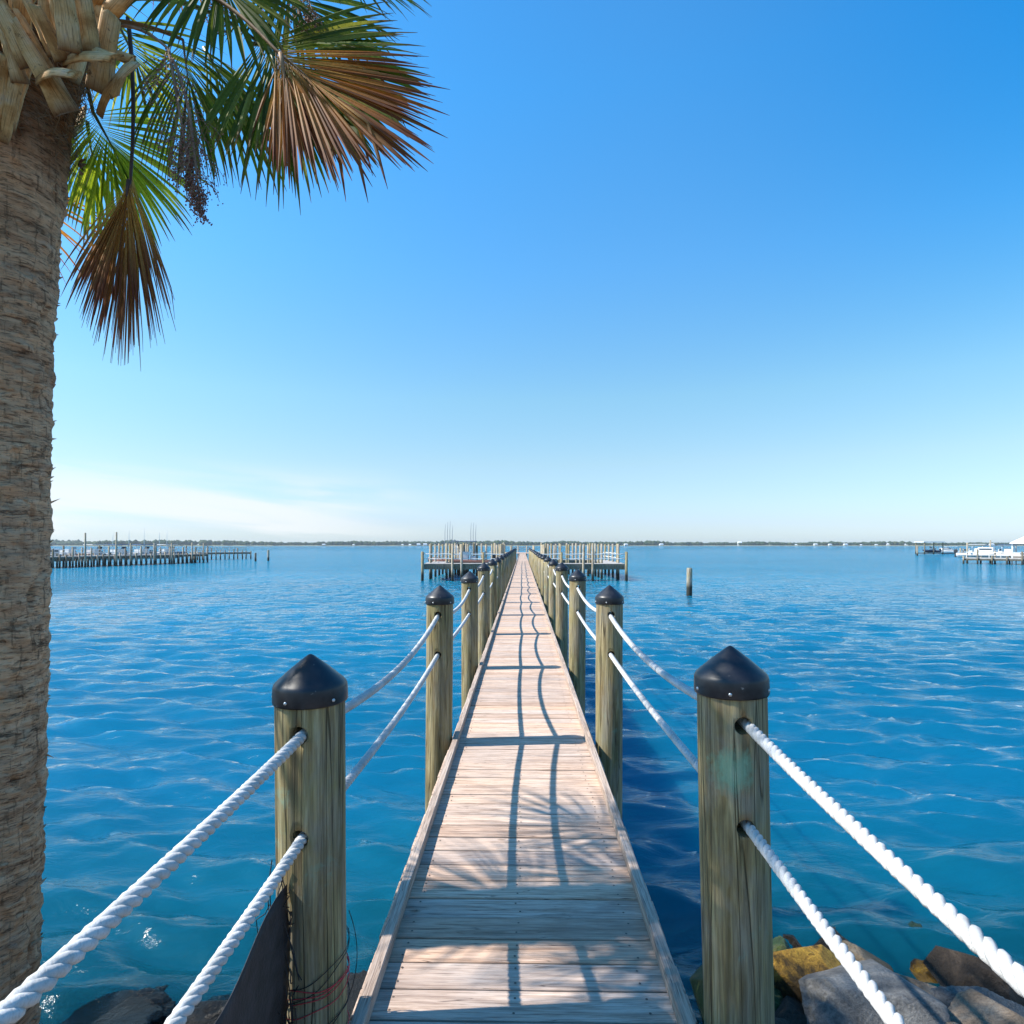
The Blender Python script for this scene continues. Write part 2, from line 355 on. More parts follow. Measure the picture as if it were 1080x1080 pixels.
# ------------------------------------------------------------------ world, sun, camera
w = bpy.data.worlds.new('World'); sc.world = w; w.use_nodes = True
nt = w.node_tree; nt.nodes.clear()
o_ = nt.nodes.new('ShaderNodeOutputWorld'); bg = nt.nodes.new('ShaderNodeBackground'); sky = nt.nodes.new('ShaderNodeTexSky')
sky.sky_type = 'NISHITA'; sky.sun_disc = False; sky.sun_elevation = SUN_EL
sky.sun_rotation = math.atan2(SUN_DIR.x, SUN_DIR.y) % (2*PI)
sky.altitude = 0; sky.air_density = 1.0; sky.dust_density = .35; sky.ozone_density = 2.2
hsv = nt.nodes.new('ShaderNodeHueSaturation'); hsv.inputs['Saturation'].default_value = 1.12
nt.links.new(sky.outputs[0], hsv.inputs['Color'])
stc = nt.nodes.new('ShaderNodeTexCoord'); ssp = nt.nodes.new('ShaderNodeSeparateXYZ'); nt.links.new(stc.outputs['Generated'], ssp.inputs[0])
rmp = nt.nodes.new('ShaderNodeValToRGB'); nt.links.new(ssp.outputs[2], rmp.inputs[0]); els = rmp.color_ramp.elements
stops = [(0.0, (.30, .38, .56)), (.035, (.33, .375, .52)), (.13, (.46, .475, .455)), (.23, (.49, .58, .52)), (.41, (.37, .66, .72)), (.60, (.27, .70, .82)), (1.0, (.24, .62, .78))]
while len(els) < len(stops): els.new(.5)
for e_, (p_, c_) in zip(els, stops): e_.position = p_; e_.color = (*c_, 1)
tmx = nt.nodes.new('ShaderNodeMix'); tmx.data_type = 'RGBA'; tmx.blend_type = 'MULTIPLY'; tmx.inputs[0].default_value = 1
nt.links.new(hsv.outputs[0], tmx.inputs[6]); nt.links.new(rmp.outputs[0], tmx.inputs[7])
dbl = nt.nodes.new('ShaderNodeVectorMath'); dbl.operation = 'SCALE'; dbl.inputs['Scale'].default_value = 2.0; nt.links.new(tmx.outputs[2], dbl.inputs[0])
# thin low cirrus over the left horizon: part of the sky itself, by direction
tc = nt.nodes.new('ShaderNodeTexCoord'); sep = nt.nodes.new('ShaderNodeSeparateXYZ'); nt.links.new(tc.outputs['Generated'], sep.inputs[0])
def wm(op, a, b=0.0, clamp=False):
    n = nt.nodes.new('ShaderNodeMath'); n.operation = op; n.use_clamp = clamp
    for i, v in enumerate((a, b)):
        if isinstance(v, bpy.types.NodeSocket): nt.links.new(v, n.inputs[i])
        else: n.inputs[i].default_value = v
    return n.outputs[0]
def wr(v, a, b, c=0.0, d=1.0):
    n = nt.nodes.new('ShaderNodeMapRange'); n.interpolation_type = 'SMOOTHSTEP'; nt.links.new(v, n.inputs[0])
    for i, q in enumerate((a, b, c, d)): n.inputs[1+i].default_value = q
    return n.outputs[0]
az = wm('DIVIDE', sep.outputs[0], wm('MAXIMUM', sep.outputs[1], .05)); el = sep.outputs[2]
cmb = nt.nodes.new('ShaderNodeCombineXYZ'); nt.links.new(wm('MULTIPLY', az, 2.6), cmb.inputs[0]); nt.links.new(wm('ADD', wm('MULTIPLY', el, 30), wm('MULTIPLY', az, 2.0)), cmb.inputs[1])
cn = nt.nodes.new('ShaderNodeTexNoise'); nt.links.new(cmb.outputs[0], cn.inputs['Vector']); cn.inputs['Scale'].default_value = 1.0; cn.inputs['Detail'].default_value = 7; cn.inputs['Distortion'].default_value = .6
cmask = wm('MULTIPLY', wm('MULTIPLY', wr(az, -.08, -.42), wr(el, .135, .06)), wr(el, .0, .02))
cf = wm('MULTIPLY', wr(cn.outputs[0], .34, .60, 0, .75), cmask)
cmx = nt.nodes.new('ShaderNodeMix'); cmx.data_type = 'RGBA'; nt.links.new(cf, cmx.inputs[0]); dk = nt.nodes.new('ShaderNodeMix'); dk.data_type = 'RGBA'; dk.blend_type = 'MULTIPLY'; dk.inputs[7].default_value = (.30, .84, .96, 1)
nt.links.new(wm('MULTIPLY', wr(az, .15, .95), wr(el, .12, .6)), dk.inputs[0]); nt.links.new(dbl.outputs[0], dk.inputs[6]); nt.links.new(dk.outputs[2], cmx.inputs[6]); cmx.inputs[7].default_value = (5.3, 5.45, 5.5, 1)
nt.links.new(cmx.outputs[2], bg.inputs[0]); bg.inputs[1].default_value = .11
nt.links.new(bg.outputs[0], o_.inputs[0])

sun = bpy.data.lights.new('sun', 'SUN'); sun.energy = 5.0; sun.angle = math.radians(.53); sun.color = (1, .95, .87)
so = bpy.data.objects.new('sun', sun); COL.objects.link(so); so.rotation_euler = SUN_DIR.to_track_quat('Z', 'Y').to_euler()

cam = bpy.data.cameras.new('camera'); co = bpy.data.objects.new('camera', cam); COL.objects.link(co)
cam.sensor_width = 36; cam.lens = F/1080*36; cam.clip_start = .05; cam.clip_end = 20000; cam.shift_y = 34.5/1080
co.location = CAM; co.rotation_euler = (PI/2, 0, YAW); sc.camera = co
sc.view_settings.view_transform = 'Standard'; sc.view_settings.look = 'None'; sc.view_settings.exposure = .75; sc.view_settings.gamma = 1
sc.cycles.sample_clamp_direct = 4.0; sc.cycles.max_bounces = 8; sc.cycles.transparent_max_bounces = 12

# ------------------------------------------------------------------ shore and sea bed (one sheet)
def shore_z(x, y):
    base = -.78 if y < .8 else -.78 - (y-.8)*.42
    base = max(base, -4.5 - 0.0*y)
    return base + .10*mn.noise(Vector((x*.9, y*.9, 3))) + .04*mn.noise(Vector((x*3, y*3, 9)))
mb = MB(); xs = [-400, -150, -60, -30]+[-16+i*.25 for i in range(129)]+[30, 60, 150, 400]
ys = [-300, -100, -40, -15]+[-6+i*.25 for i in range(90)]+[25, 60, 200, 3200]
mb.add([(x, y, shore_z(x, y)) for y in ys for x in xs], [(j*len(xs)+i, j*len(xs)+i+1, (j+1)*len(xs)+i+1, (j+1)*len(xs)+i) for j in range(len(ys)-1) for i in range(len(xs)-1)])
m = NM('sandy_shore_and_seabed'); c = m.coord()
a = m.noise(c, 2.5, 8, .65); b = m.noise(c, 30, 5, .7)
colr = m.ramp(a, [(.3, (.015, .012, .009)), (.5, (.05, .038, .022)), (.7, (.11, .08, .045))]); colr = m.mix(m.ramp(b, [(.35, .6), (.6, 0)]), colr, (.03, .03, .015))
tag(mb.build('ground', m.done(m.prin(colr, .9, m.bump(m.math('ADD', a, b), .8, .04))), None, True), kind='structure')

# ------------------------------------------------------------------ water (one sheet to the horizon, really displaced near the shore)
def water():
    nx, ny = 820, 900
    u = np.linspace(-1, 1, nx); k = 8.6
    # x: dense near the dock, wide at the rims
    X = np.sinh(u*9.4)/math.sinh(9.4)*9000
    t = np.linspace(0, 1, ny); Y = 1.2 + (np.exp(t*8.1)-1)/(math.exp(8.1)-1)*9500
    dy = np.gradient(Y); dx = np.gradient(X)
    GX, GY = np.meshgrid(X, Y); DX, DY = np.meshgrid(dx, dy); cell = np.maximum(DX*.9, DY)
    Z = np.zeros_like(GX)
    rng = np.random.RandomState(4)
    warp = .25*np.sin(GX*.31+GY*.17+1)+.2*np.sin(GX*.13-GY*.41+2)
    for i in range(190):
        lam = .15*(1.6/.15)**(rng.rand()**1.15); th = math.radians(-96 + rng.randn()*21); 
        kx, ky = math.cos(th)*2*PI/lam, math.sin(th)*2*PI/lam
        A = .0092*min(lam, 1.0)**.97*(1.0 if lam < .9 else .7)
        wgt = np.clip((lam/cell-1.7)/1.6, 0, 1)
        ph = rng.rand()*2*PI
        s = np.sin(kx*(GX+warp*.4)+ky*(GY+warp*.6)+ph)
        g = .75+.45*np.sin(GX*(.2+.2*rng.rand())+GY*(.25*rng.rand())+rng.rand()*6)
        Z += A*g*wgt*(s + .28*np.cos(2*(kx*GX+ky*GY+ph)))
    Z += WATER_Z
    n = nx*ny; co_ = np.stack([GX, GY, Z], -1).reshape(-1, 3).astype(np.float32)
    me = bpy.data.meshes.new('water'); me.vertices.add(n); me.vertices.foreach_set('co', co_.ravel())
    j, i = np.meshgrid(np.arange(ny-1), np.arange(nx-1), indexing='ij'); a0 = (j*nx+i).ravel()
    q = np.stack([a0, a0+1, a0+nx+1, a0+nx], -1).astype(np.int32); nf = len(q)
    me.loops.add(nf*4); me.loops.foreach_set('vertex_index', q.ravel()); me.polygons.add(nf)
    me.polygons.foreach_set('loop_start', np.arange(0, nf*4, 4, dtype=np.int32)); me.polygons.foreach_set('use_smooth', np.ones(nf, dtype=bool))
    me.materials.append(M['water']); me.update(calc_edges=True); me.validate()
    o = bpy.data.objects.new('water', me); COL.objects.link(o); tag(o, kind='structure')
water()

# ------------------------------------------------------------------ boardwalk
SP = 3.05; LY0, RY0 = 2.0, 2.045; PX = .725; DOCK_END = 122.0
walk = empty('boardwalk', (0, -2, 0), label='long weathered plank boardwalk running straight out over the water from the shore', cat='boardwalk')
def local(o, root): o.location = -root.location; return o
mb = MB(); y = -2.0; rr = random.Random(3)
while y < DOCK_END:
    wd = .138+rr.uniform(-.0012, .0012); near = y < 14
    R = Matrix.Rotation(rr.uniform(-.003, .003), 3, 'Y') @ Matrix.Rotation(rr.uniform(-.0025, .0025), 3, 'X') @ Matrix.Rotation(rr.uniform(-.0012, .0012), 3, 'Z')
    mb.mi = 0; zc = -.019+rr.uniform(-.0012, .0012)
    mb.box((rr.uniform(-.003, .003), y+wd/2, zc), (1.20+rr.uniform(-.006, .006), wd, .038), R, .003 if near else 0)
    if near:
        mb.mi = 1
        for jx in (-.47, -.02, .45):
            for dyy in (.035, .105):
                c0 = Vector((jx+rr.uniform(-.012, .012), y+dyy+rr.uniform(-.006, .006), .0016)); vs = [c0+Vector((.005*math.cos(k*PI/4), .005*math.sin(k*PI/4), 0)) for k in range(8)]
                mb.add(vs, [tuple(range(8))])
    y += wd+rr.uniform(.006, .012)
local(mb.build('decking', [M['deck'], simple('nail_heads', (.10, .07, .05), .6, .3)], walk), walk)
for s in (-1, 1):
    mb = MB()
    for k in range(int((DOCK_END+2)/4)+1): mb.box((s*.49, -2+4*k+2, -.145), (.045, 3.99, .21))
    local(mb.build('stringer', M['beam'], walk), walk)
first = {}
def kerb_mesh(s):
    mb = MB(); mb.box((0, 0, 0), (SP-.006, .046, .056), None, .004); return mb
for s, y0 in ((-1, LY0), (1, RY0)):
    for k in range(-2, 39):
        yc = y0+(k+.5)*SP-.06
        if yc > DOCK_END-1 or yc-SP/2 < -2.6: continue
        nm = 'kerb'
        if not first: first['k'] = kerb_mesh(s).build(nm, M['kerb'], walk); ob = first['k']
        else: ob = first['k'].copy(); COL.objects.link(ob); ob.parent = walk
        ob.location = Vector((s*(.552+rr.uniform(-.002, .002)), yc, .031)) - walk.location; ob.rotation_euler = (0, 0, PI/2+rr.uniform(-.0015, .0015))
# kerb risers are flat on the boards; cross beams between posts under the deck
for k in range(0, 39, 1):
    yc = LY0-SP+k*SP+.16
    if yc > DOCK_END: break
    if k == 0:
        mb = MB(); mb.box((0, 0, 0), (1.14, .05, .2), None, .004); cb0 = mb.build('cross_beam', M['beam'], walk); ob = cb0
    else: ob = cb0.copy(); COL.objects.link(ob); ob.parent = walk
    ob.location = Vector((0, yc+.03, -.36)) - walk.location

# ------------------------------------------------------------------ capped posts
RP = .111
def post_mesh(near=True):
    mb = MB(); n = 64 if near else 20; rows = 90 if near else 8
    prof = []
    vs = []
    for i in range(rows+1):
        z = -3.2 + (1.20+3.2)*(i/rows)
        for j in range(n):
            an = 2*PI*j/n; r = RP*(1.0+.012*(-z)/3)+(.0035*mn.noise(Vector((math.cos(an)*3, math.sin(an)*3, z*1.1))) + .0018*mn.noise(Vector((math.cos(an)*14, math.sin(an)*14, z*1.5))) if near else 0)
            vs.append((r*math.cos(an), r*math.sin(an), z))
    fs = [(i*n+j, i*n+(j+1) % n, (i+1)*n+(j+1) % n, (i+1)*n+j) for i in range(rows) for j in range(n)]
    fs += [tuple(range(n-1, -1, -1)), tuple(rows*n+j for j in range(n))]
    mb.add(vs, fs); return mb
def bored(mb):
    o = mb.build('post', M['piling'], None, True); cut = []
    for z in (1.075, .75):
        c = MB(); c.cyl((0, -.3, z), (0, .3, z), .0285, n=24); c_ = c.build('cutter', M['blackcord']); cut.append(c_)
        md = o.modifiers.new('b', 'BOOLEAN'); md.operation = 'DIFFERENCE'; md.solver = 'EXACT'; md.object = c_
    dg = bpy.context.evaluated_depsgraph_get(); dg.update(); me = bpy.data.meshes.new_from_object(o.evaluated_get(dg))
    for c_ in cut: bpy.data.objects.remove(c_)
    bpy.data.objects.remove(o); me.name = 'post'
    me.materials.clear(); me.materials.append(M['piling']); 
    for p in me.polygons: p.material_index = 0; p.use_smooth = abs(p.normal.z) < .7
    return me
near_me = bored(post_mesh(True))
def add_mesh(name, me, parent): o = bpy.data.objects.new(name, me); COL.objects.link(o); o.parent = parent; return o
def cap_mb(n=48):
    mb = MB(); R = .1185
    prof = [(R-.006, 1.160), (R, 1.158), (R+.0015, 1.163), (R+.001, 1.19), (R, 1.209), (R-.002, 1.216), (R-.008, 1.224), (R-.020, 1.235), (.060, 1.269), (.030, 1.293), (.013, 1.306), (.006, 1.311), (.0015, 1.312)]
    mb.lathe(prof, n); return mb
post = empty('rope_post', (0, 0, 0)); add_mesh('post', near_me, post)
cap = cap_mb().build('cap', M['cap'], post, True)
sm = MB(); sm.lathe([(.006, 0), (.0055, .002), (.003, .0035), (.0005, .004)], 10)
for k, an in enumerate((-35, 75, 190, 250)):
    a_ = math.radians(an); q = Vector((math.cos(a_), math.sin(a_), 0))
    if k == 0: sc0 = sm.build('screw', M['screw'], cap, True); ob = sc0
    else: ob = sc0.copy(); COL.objects.link(ob); ob.parent = cap
    ob.location = q*.1195+Vector((0, 0, 1.176)); ob.rotation_euler = q.to_track_quat('Z', 'Y').to_euler()
fpost = empty('rope_post'); post_mesh(False).build('post', M['piling'], fpost, True); cap_mb(20).build('cap', M['cap'], fpost, True)
ordn = ['nearest', 'second', 'third', 'fourth', 'fifth', 'sixth', 'seventh', 'eighth', 'ninth', 'tenth']
NPOST = 20; POSTS = {-1: [], 1: []}
used = {'n': False, 'f': False}
for s, y0 in ((-1, LY0), (1, RY0)):
    for k in range(-1, NPOST):
        nearp = k < 4; src = post if nearp else fpost; key = 'n' if nearp else 'f'
        yy = y0+k*SP; x = (-.695 if s < 0 else PX) if k <= 1 else s*(.705 if s < 0 else PX)+(rr.uniform(-.008, .008) if k > 1 else 0); dz = -.024 if (s < 0 and k == 0) else (rr.uniform(-.015, .015) if k > 1 else 0)
        POSTS[s].append((x, yy, dz))
        if not used[key]: o = src; used[key] = True
        else: o = copy_tree(src)
        if s > 0 and k == 0:
            pm = [c_ for c_ in o.children if c_.name.startswith('post')][0]; pm.data = near_me.copy(); pm.data.materials[0] = M['piling_stained']
        o.location = (x, yy, dz); lean = {(1, 0): -.022, (-1, 0): -.006}.get((s, k), rr.uniform(-.006, .006))
        o.rotation_euler = (0, lean, rr.uniform(0, .3) if nearp else rr.uniform(0, 6))
        if nearp: o.rotation_euler[2] = 0.0
        side = 'left' if s < 0 else 'right'
        if k < 0: lab = 'timber post with black cone cap beside the viewer on the %s side of the boardwalk' % side
        elif k == 0: lab = ('nearest left post with black cone cap, black fabric and red twine at its foot' if s < 0 else 'nearest right post with black cone cap and green stained wood above the boulders')
        elif k < 10: lab = 'round timber post with black cone cap, %s from the viewer in the %s row' % (ordn[k], side)
        else: lab = 'small far capped post beyond the tenth in the crowded %s row of the boardwalk' % side
        tag(o, lab, 'post', 'capped rope posts along the boardwalk')

# ------------------------------------------------------------------ ropes
def rope(s, z, sags, name_label):
    mb = MB(); ps = POSTS[s]; path = []
    for a_, b_ in zip(ps[:-1], ps[1:]):
        sg = sags(ps.index(a_)); L = b_[1]-a_[1]; near = a_[1] < 9; n = 240 if near else (40 if a_[1] < 22 else 10)
        for i in range(n):
            t = i/n; path.append((Vector((a_[0]*(1-t)+b_[0]*t, a_[1]+L*t, z+a_[2]*(1-t)+b_[2]*t-4*sg*t*(1-t))), near))
    near_pts = [p for p, nr in path if nr]; far_pts = [p for p, nr in path if not nr]
    # finer path for the strands
    R0, rs, pitch = .0091, .0098, .086; ang = 0; S = [[], [], []]
    pts = near_pts+[far_pts[0]]
    for i, p in enumerate(pts):
        t = (pts[min(i+1, len(pts)-1)]-pts[max(i-1, 0)]).normalized()
        a = Vector((1, 0, 0)); b = t.cross(a).normalized()
        ang = 2*PI*(p.y)/pitch
        for k in range(3):
            q = ang+2*PI*k/3; S[k].append(p+(a*math.cos(q)+b*math.sin(q))*R0)
    for k in range(3): mb.tube(S[k], rs, 8, True)
    mb.tube(far_pts, .0175, 6)
    o = mb.build('rope', M['rope'], None, True); tag(o, name_label, 'rope', 'white handrail ropes threaded through the posts')
def sg(a, b, first_, seed):
    r_ = random.Random(seed); d = {0: first_}
    return lambda k: d.setdefault(k, r_.uniform(a, b))
rope(-1, 1.075, sg(.075, .115, .045, 1), 'upper white twisted rope strung along the left row of posts')
rope(-1, .75, sg(.025, .05, .05, 2), 'lower white twisted rope along the left row, above the black fabric')
rope(1, 1.075, sg(.075, .115, .062, 3), 'upper white twisted rope strung along the right row of posts')
rope(1, .75, sg(.025, .055, .036, 4), 'lower white twisted rope along the right row, above the boulders')

# ------------------------------------------------------------------ black fabric and twine at the first left post
def fabric():
    root = empty('fabric_sheet', (-.80, 2.0, -.9), label='black woven fabric sheet hanging under the left lower rope beside the nearest post', cat='fabric sheet')
    mb = MB(); nx, nz = 60, 40; vs = []
    for j in range(nz+1):
        for i in range(nx+1):
            t = i/nx; v = j/nz; y = 1.89-t*2.6
            top = .585-.06*math.sin(min(1, t*1.1)*PI)*.6+.015*math.sin(t*23)
            z = -1.0+(top+1.0)*v
            x = -.725+.035*mn.noise(Vector((t*5, v*3, 1)))+.016*math.sin(t*19+v*5+2*mn.noise(Vector((t*3, v*6, 4))))-(1-v)*.06
            vs.append(Vector((x, y, z))-root.location)
    fs = [(j*(nx+1)+i, j*(nx+1)+i+1, (j+1)*(nx+1)+i+1, (j+1)*(nx+1)+i) for j in range(nz) for i in range(nx)]
    mb.add(vs, fs); o = mb.build('cloth', M['net'], root, True); md = o.modifiers.new('s', 'SOLIDIFY'); md.thickness = .002
    mb = MB(); r_ = random.Random(5)
    for k in range(90):
        z0 = r_.uniform(-.7, .68); p = Vector((-.745+r_.uniform(-.05, .03), 1.885+r_.uniform(-.03, .01), z0)); pts = [p]
        for q in range(5): p = p+Vector((r_.uniform(-.02, .025), r_.uniform(-.02, .02), r_.uniform(-.09, .01))); pts.append(p)
        mb.tube([a-root.location for a in pts], .0018, 4)
    mb.build('frayed_threads', M['blackcord'], root)
fabric()
def wrap(name, mat, label, cat, specs, tails, rad):
    mb = MB(); r_ = random.Random(hash(len(specs)) % 97)
    for z, tilt in specs:
        pts = []
        for i in range(41):
            an = 2*PI*i/40; pts.append(Vector((-.695+(RP+.006)*math.cos(an), LY0+(RP+.006)*math.sin(an), z+tilt*math.sin(an+1)+.004*math.sin(an*5+z*40))))
        mb.tube(pts, rad, 5, False)
    for t in tails: mb.tube(curve_pts(*t, 14), rad, 5)
    o = mb.build(name, mat, None, True); tag(o, label, cat)
wrap('twine', M['red'], 'thin red twine wound round the nearest left post and trailing over the black fabric', 'twine',
     [(.235, .015), (.222, .02), (.185, .025), (.245, -.01), (.03, .03)], [(P(291, 1003, 1.96), P(226, 1085, 1.5), (.03, 0, -.05)), (P(300, 1010, 1.97), P(313, 1062, 1.97), (-.03, 0, .0)), (P(318, 1058, 1.97), P(300, 1075, 1.97), (-.02, -.01, -.03))], .0015)
wrap('cord', M['blackcord'], 'thin black cord tied round the nearest left post below the lower rope hole', 'cord',
     [(.29, .05), (.26, .07), (.1, .06), (.12, .03)], [(P(330, 890, 1.98), P(360, 1090, 2.04), (.03, 0, .0)), (P(296, 920, 1.98), P(330, 985, 1.975), (.02, 0, -.04)), (P(296, 932, 1.98), P(328, 1002, 1.975), (.02, 0, -.04)), (P(368, 960, 2.1), P(364, 1060, 2.12), (.035, 0, 0)), (P(300, 1030, 1.97), P(362, 1052, 1.99), (.0, -.01, -.04))], .0014)

# ------------------------------------------------------------------ palm
palm = empty('palm_tree', (-2.24, 2.5, -1.1), label='tall fan palm at the left edge with rough trunk, green and dead brown fronds', cat='palm tree')
PL = palm.location
def tx(z):
    # centre line of the trunk
    return Vector((-2.268+.015*(z) if z < 2.6 else -2.229+(z-2.6)*.075, 2.5+.01*z, z))
def trunk():
    nb, nr = 260, 900; vs = []; z0, z1 = -1.3, 4.15; nz_ = mn.noise
    for i in range(nr+1):
        z = z0+(z1-z0)*i/nr; c = tx(z); r0 = .200 + .012*math.exp(-((z-1.1)/.5)**2)  + .035*min(1, max(0, (z-3.40)/.3))
        for j in range(nb):
            an = 2*PI*j/nb; ca, sa = math.cos(an), math.sin(an)
            a = nz_(Vector((ca*1.1, sa*1.1, z*6)))
            b = nz_(Vector((ca*2.6+7, sa*2.6, z*20)))
            d = nz_(Vector((ca*7, sa*7+5, z*42)))
            e = nz_(Vector((ca*4+3, sa*4, z*9)))
            ring = ((z*10.5+.7*a+.25*e) % 1.0)
            lip = (ring**3)*.0065
            r = r0 + .010*a + .009*b + .006*d + lip - (.018*max(0, e-.28)*3)
            vs.append(Vector((c.x+r*ca, c.y+r*sa, z))-PL)
    mb = MB(); mb.add(vs, [(i*nb+j, i*nb+(j+1) % nb, (i+1)*nb+(j+1) % nb, (i+1)*nb+j) for i in range(nr) for j in range(nb)])
    # broken stubs and splinters standing off the bark
    r_ = random.Random(11)
    for k in range(520):
        z = r_.uniform(-.9, 3.4); an = r_.uniform(-PI, PI); c = tx(z); rad = .205+(.05 if z > 3.3 else 0); q = Vector((math.cos(an), math.sin(an), 0)); tg = Vector((-q.y, q.x, 0))
        L = r_.uniform(.008, .022)*(2.2 if r_.random() < .07 else 1); wv = r_.uniform(.006, .02); up = r_.uniform(.2, 1.1)*(-1 if r_.random() < .15 else 1)
        p0 = c+q*(rad-.012); p1 = p0+q*(L*.7+.012)+Vector((0, 0, L*up))+tg*r_.uniform(-.02, .02); h = Vector((0, 0, .006))
        vv = [p0-tg*wv-h, p0+tg*wv-h, p0+tg*wv+h, p0-tg*wv+h, p1-tg*wv*.25, p1+tg*wv*.15]
        mb.add([v-PL for v in vv], [(0, 1, 5, 4), (1, 2, 5), (2, 3, 4, 5), (3, 0, 4)])
    mb.build('trunk', M['trunk'], palm, True)
trunk()
def fibres():
    mb = MB(); r_ = random.Random(21)
    for k in range(1500):
        z = r_.uniform(3.3, 4.1); an = r_.uniform(-PI, PI); c = tx(z); q = Vector((math.cos(an), math.sin(an), 0)); tg = Vector((-q.y, q.x, 0))
        p = c+q*(.20+.04*min(1, max(0, (z-3.32)/.4))); L = r_.uniform(.04, .16); d = (tg*r_.uniform(-1, 1)+Vector((0, 0, r_.uniform(-.9, .5)))+q*r_.uniform(.0, .35)).normalized()
        mb.tube([p-PL, p+d*L*.5+q*.006-PL, p+d*L-PL], [.0016, .0012, .0005], 3, False)
    mb.build('fibre', M['drystalk'], palm, True)
fibres()
def boot(p0, p1, w0, w1, nrm, sag=.0, th=.022, split=False):
    """flat tapering cut leaf base from p0 (on the trunk) to p1 (cut end)"""
    p0, p1 = Vector(p0), Vector(p1); ax = (p1-p0).normalized(); nrm = (Vector(nrm)-ax*Vector(nrm).dot(ax)).normalized(); sd = ax.cross(nrm)
    mb = MB(); k = 16; ring = 8; vs = []; uvs = []
    for i in range(k+1):
        t = i/k; c = p0.lerp(p1, t)+nrm*(sag*4*t*(1-t)); w_ = (w0*(1-t)**1.4+w1*(1-(1-t)**1.4))*(1+.13*mn.noise(Vector((t*5, p0.x*40, p0.z*40)))); h = th*(1-.25*t)
        for a, b in ((-1, -.1), (-.92, .35), (-.4, .85), (.4, .85), (.92, .35), (1, -.1), (.5, -.45), (-.5, -.45)):
            curl = (abs(a)**2)*.28*w_
            jag = random.uniform(-.020, .016) if i == k else 0
            vs.append(c+sd*(a*w_/2)+nrm*(b*h-curl*.5)+ax*jag-PL); uvs.append(((a+1)/2, t))
    fs = [(i*ring+j, i*ring+(j+1) % ring, (i+1)*ring+(j+1) % ring, (i+1)*ring+j) for i in range(k) for j in range(ring)]
    fs += [tuple(range(ring-1, -1, -1)), tuple(k*ring+j for j in range(ring))]
    mb.add(vs, fs, uvs); return mb.build('leaf_base', M['boot'], palm, True)
# cut leaf bases facing the viewer, read off the photo (x, y of foot, x, y of cut end, widths in px, depth nearer than the trunk axis)
BT = [(70, 118, 12, 22, 34, 17, .30), (34, 70, -14, -18, 30, 22, .33), (68, 64, 38, 8, 26, 14, .36), (75, 55, 64, -25, 30, 26, .40), (96, 56, 82, -30, 26, 22, .36),
      (2, 150, 17, 72, 14, 22, .24), (-6, 135, 4, 60, 24, 14, .27), (22, 88, 2, 25, 24, 14, .30), (104, 98, 118, 12, 34, 22, .20), (70, 62, 122, 60, 26, 20, .34), (42, 84, 78, 78, 20, 16, .33),
      (96, 55, 140, 62, 18, 12, .16), (52, 40, 48, -25, 22, 20, .30), (22, 40, 26, -30, 26, 24, .28), (-14, 60, -8, -22, 24, 26, .27),
      (100, 30, 150, -22, 26, 20, .18), (84, 14, 118, -40, 30, 24, .22), (60, 10, 20, -55, 28, 24, .27), (20, 0, 60, -60, 28, 22, .25), (-30, 110, -22, 20, 30, 24, .22), (-40, 60, -60, -20, 26, 22, .2)]
BT += [(a+random.uniform(-9, 9), b+random.uniform(-14, 8), c+random.uniform(-14, 14), d+random.uniform(-14, 8), w0*.8, w1*.8, off-.05) for a, b, c, d, w0, w1, off in BT]
for a, b, c, d, w0, w1, off in BT:
    dd = 2.5-off; k_ = dd/F; p0 = P(a, b, dd+.03); p1 = P(c, d, dd-.05)
    boot(p0, p1, w0*k_*.76, w1*k_*.74, (.6+random.uniform(-.25, .25), -1, random.uniform(-.2, .3)), random.uniform(.0, .018), .013)
r_ = random.Random(8)
for k in range(46):
    an = r_.uniform(-PI, PI); q = Vector((math.cos(an), math.sin(an), 0)); tg = Vector((-q.y, q.x, 0)); z = r_.uniform(3.5, 4.15); c = tx(z)
    if (q.y < -.05 and q.x > -.3 and z < 3.95): continue
    p0 = c+q*.235; ln = r_.uniform(.22, .38); p1 = p0+(q*r_.uniform(.35, .7)+Vector((0, 0, 1))+tg*r_.choice((-1, 1))*r_.uniform(.25, .6)).normalized()*ln
    boot(p0, p1, r_.uniform(.09, .13), r_.uniform(.05, .07), q, .02, .014)
for a, b, c, d in ((104, 122, 142, 66), (142, 66, 120, 100)):   # a peeled curling sheath strip
    boot(P(a, b, 2.32), P(c, d, 2.28), .03, .035, (.5, -1, .3), .03, .006)

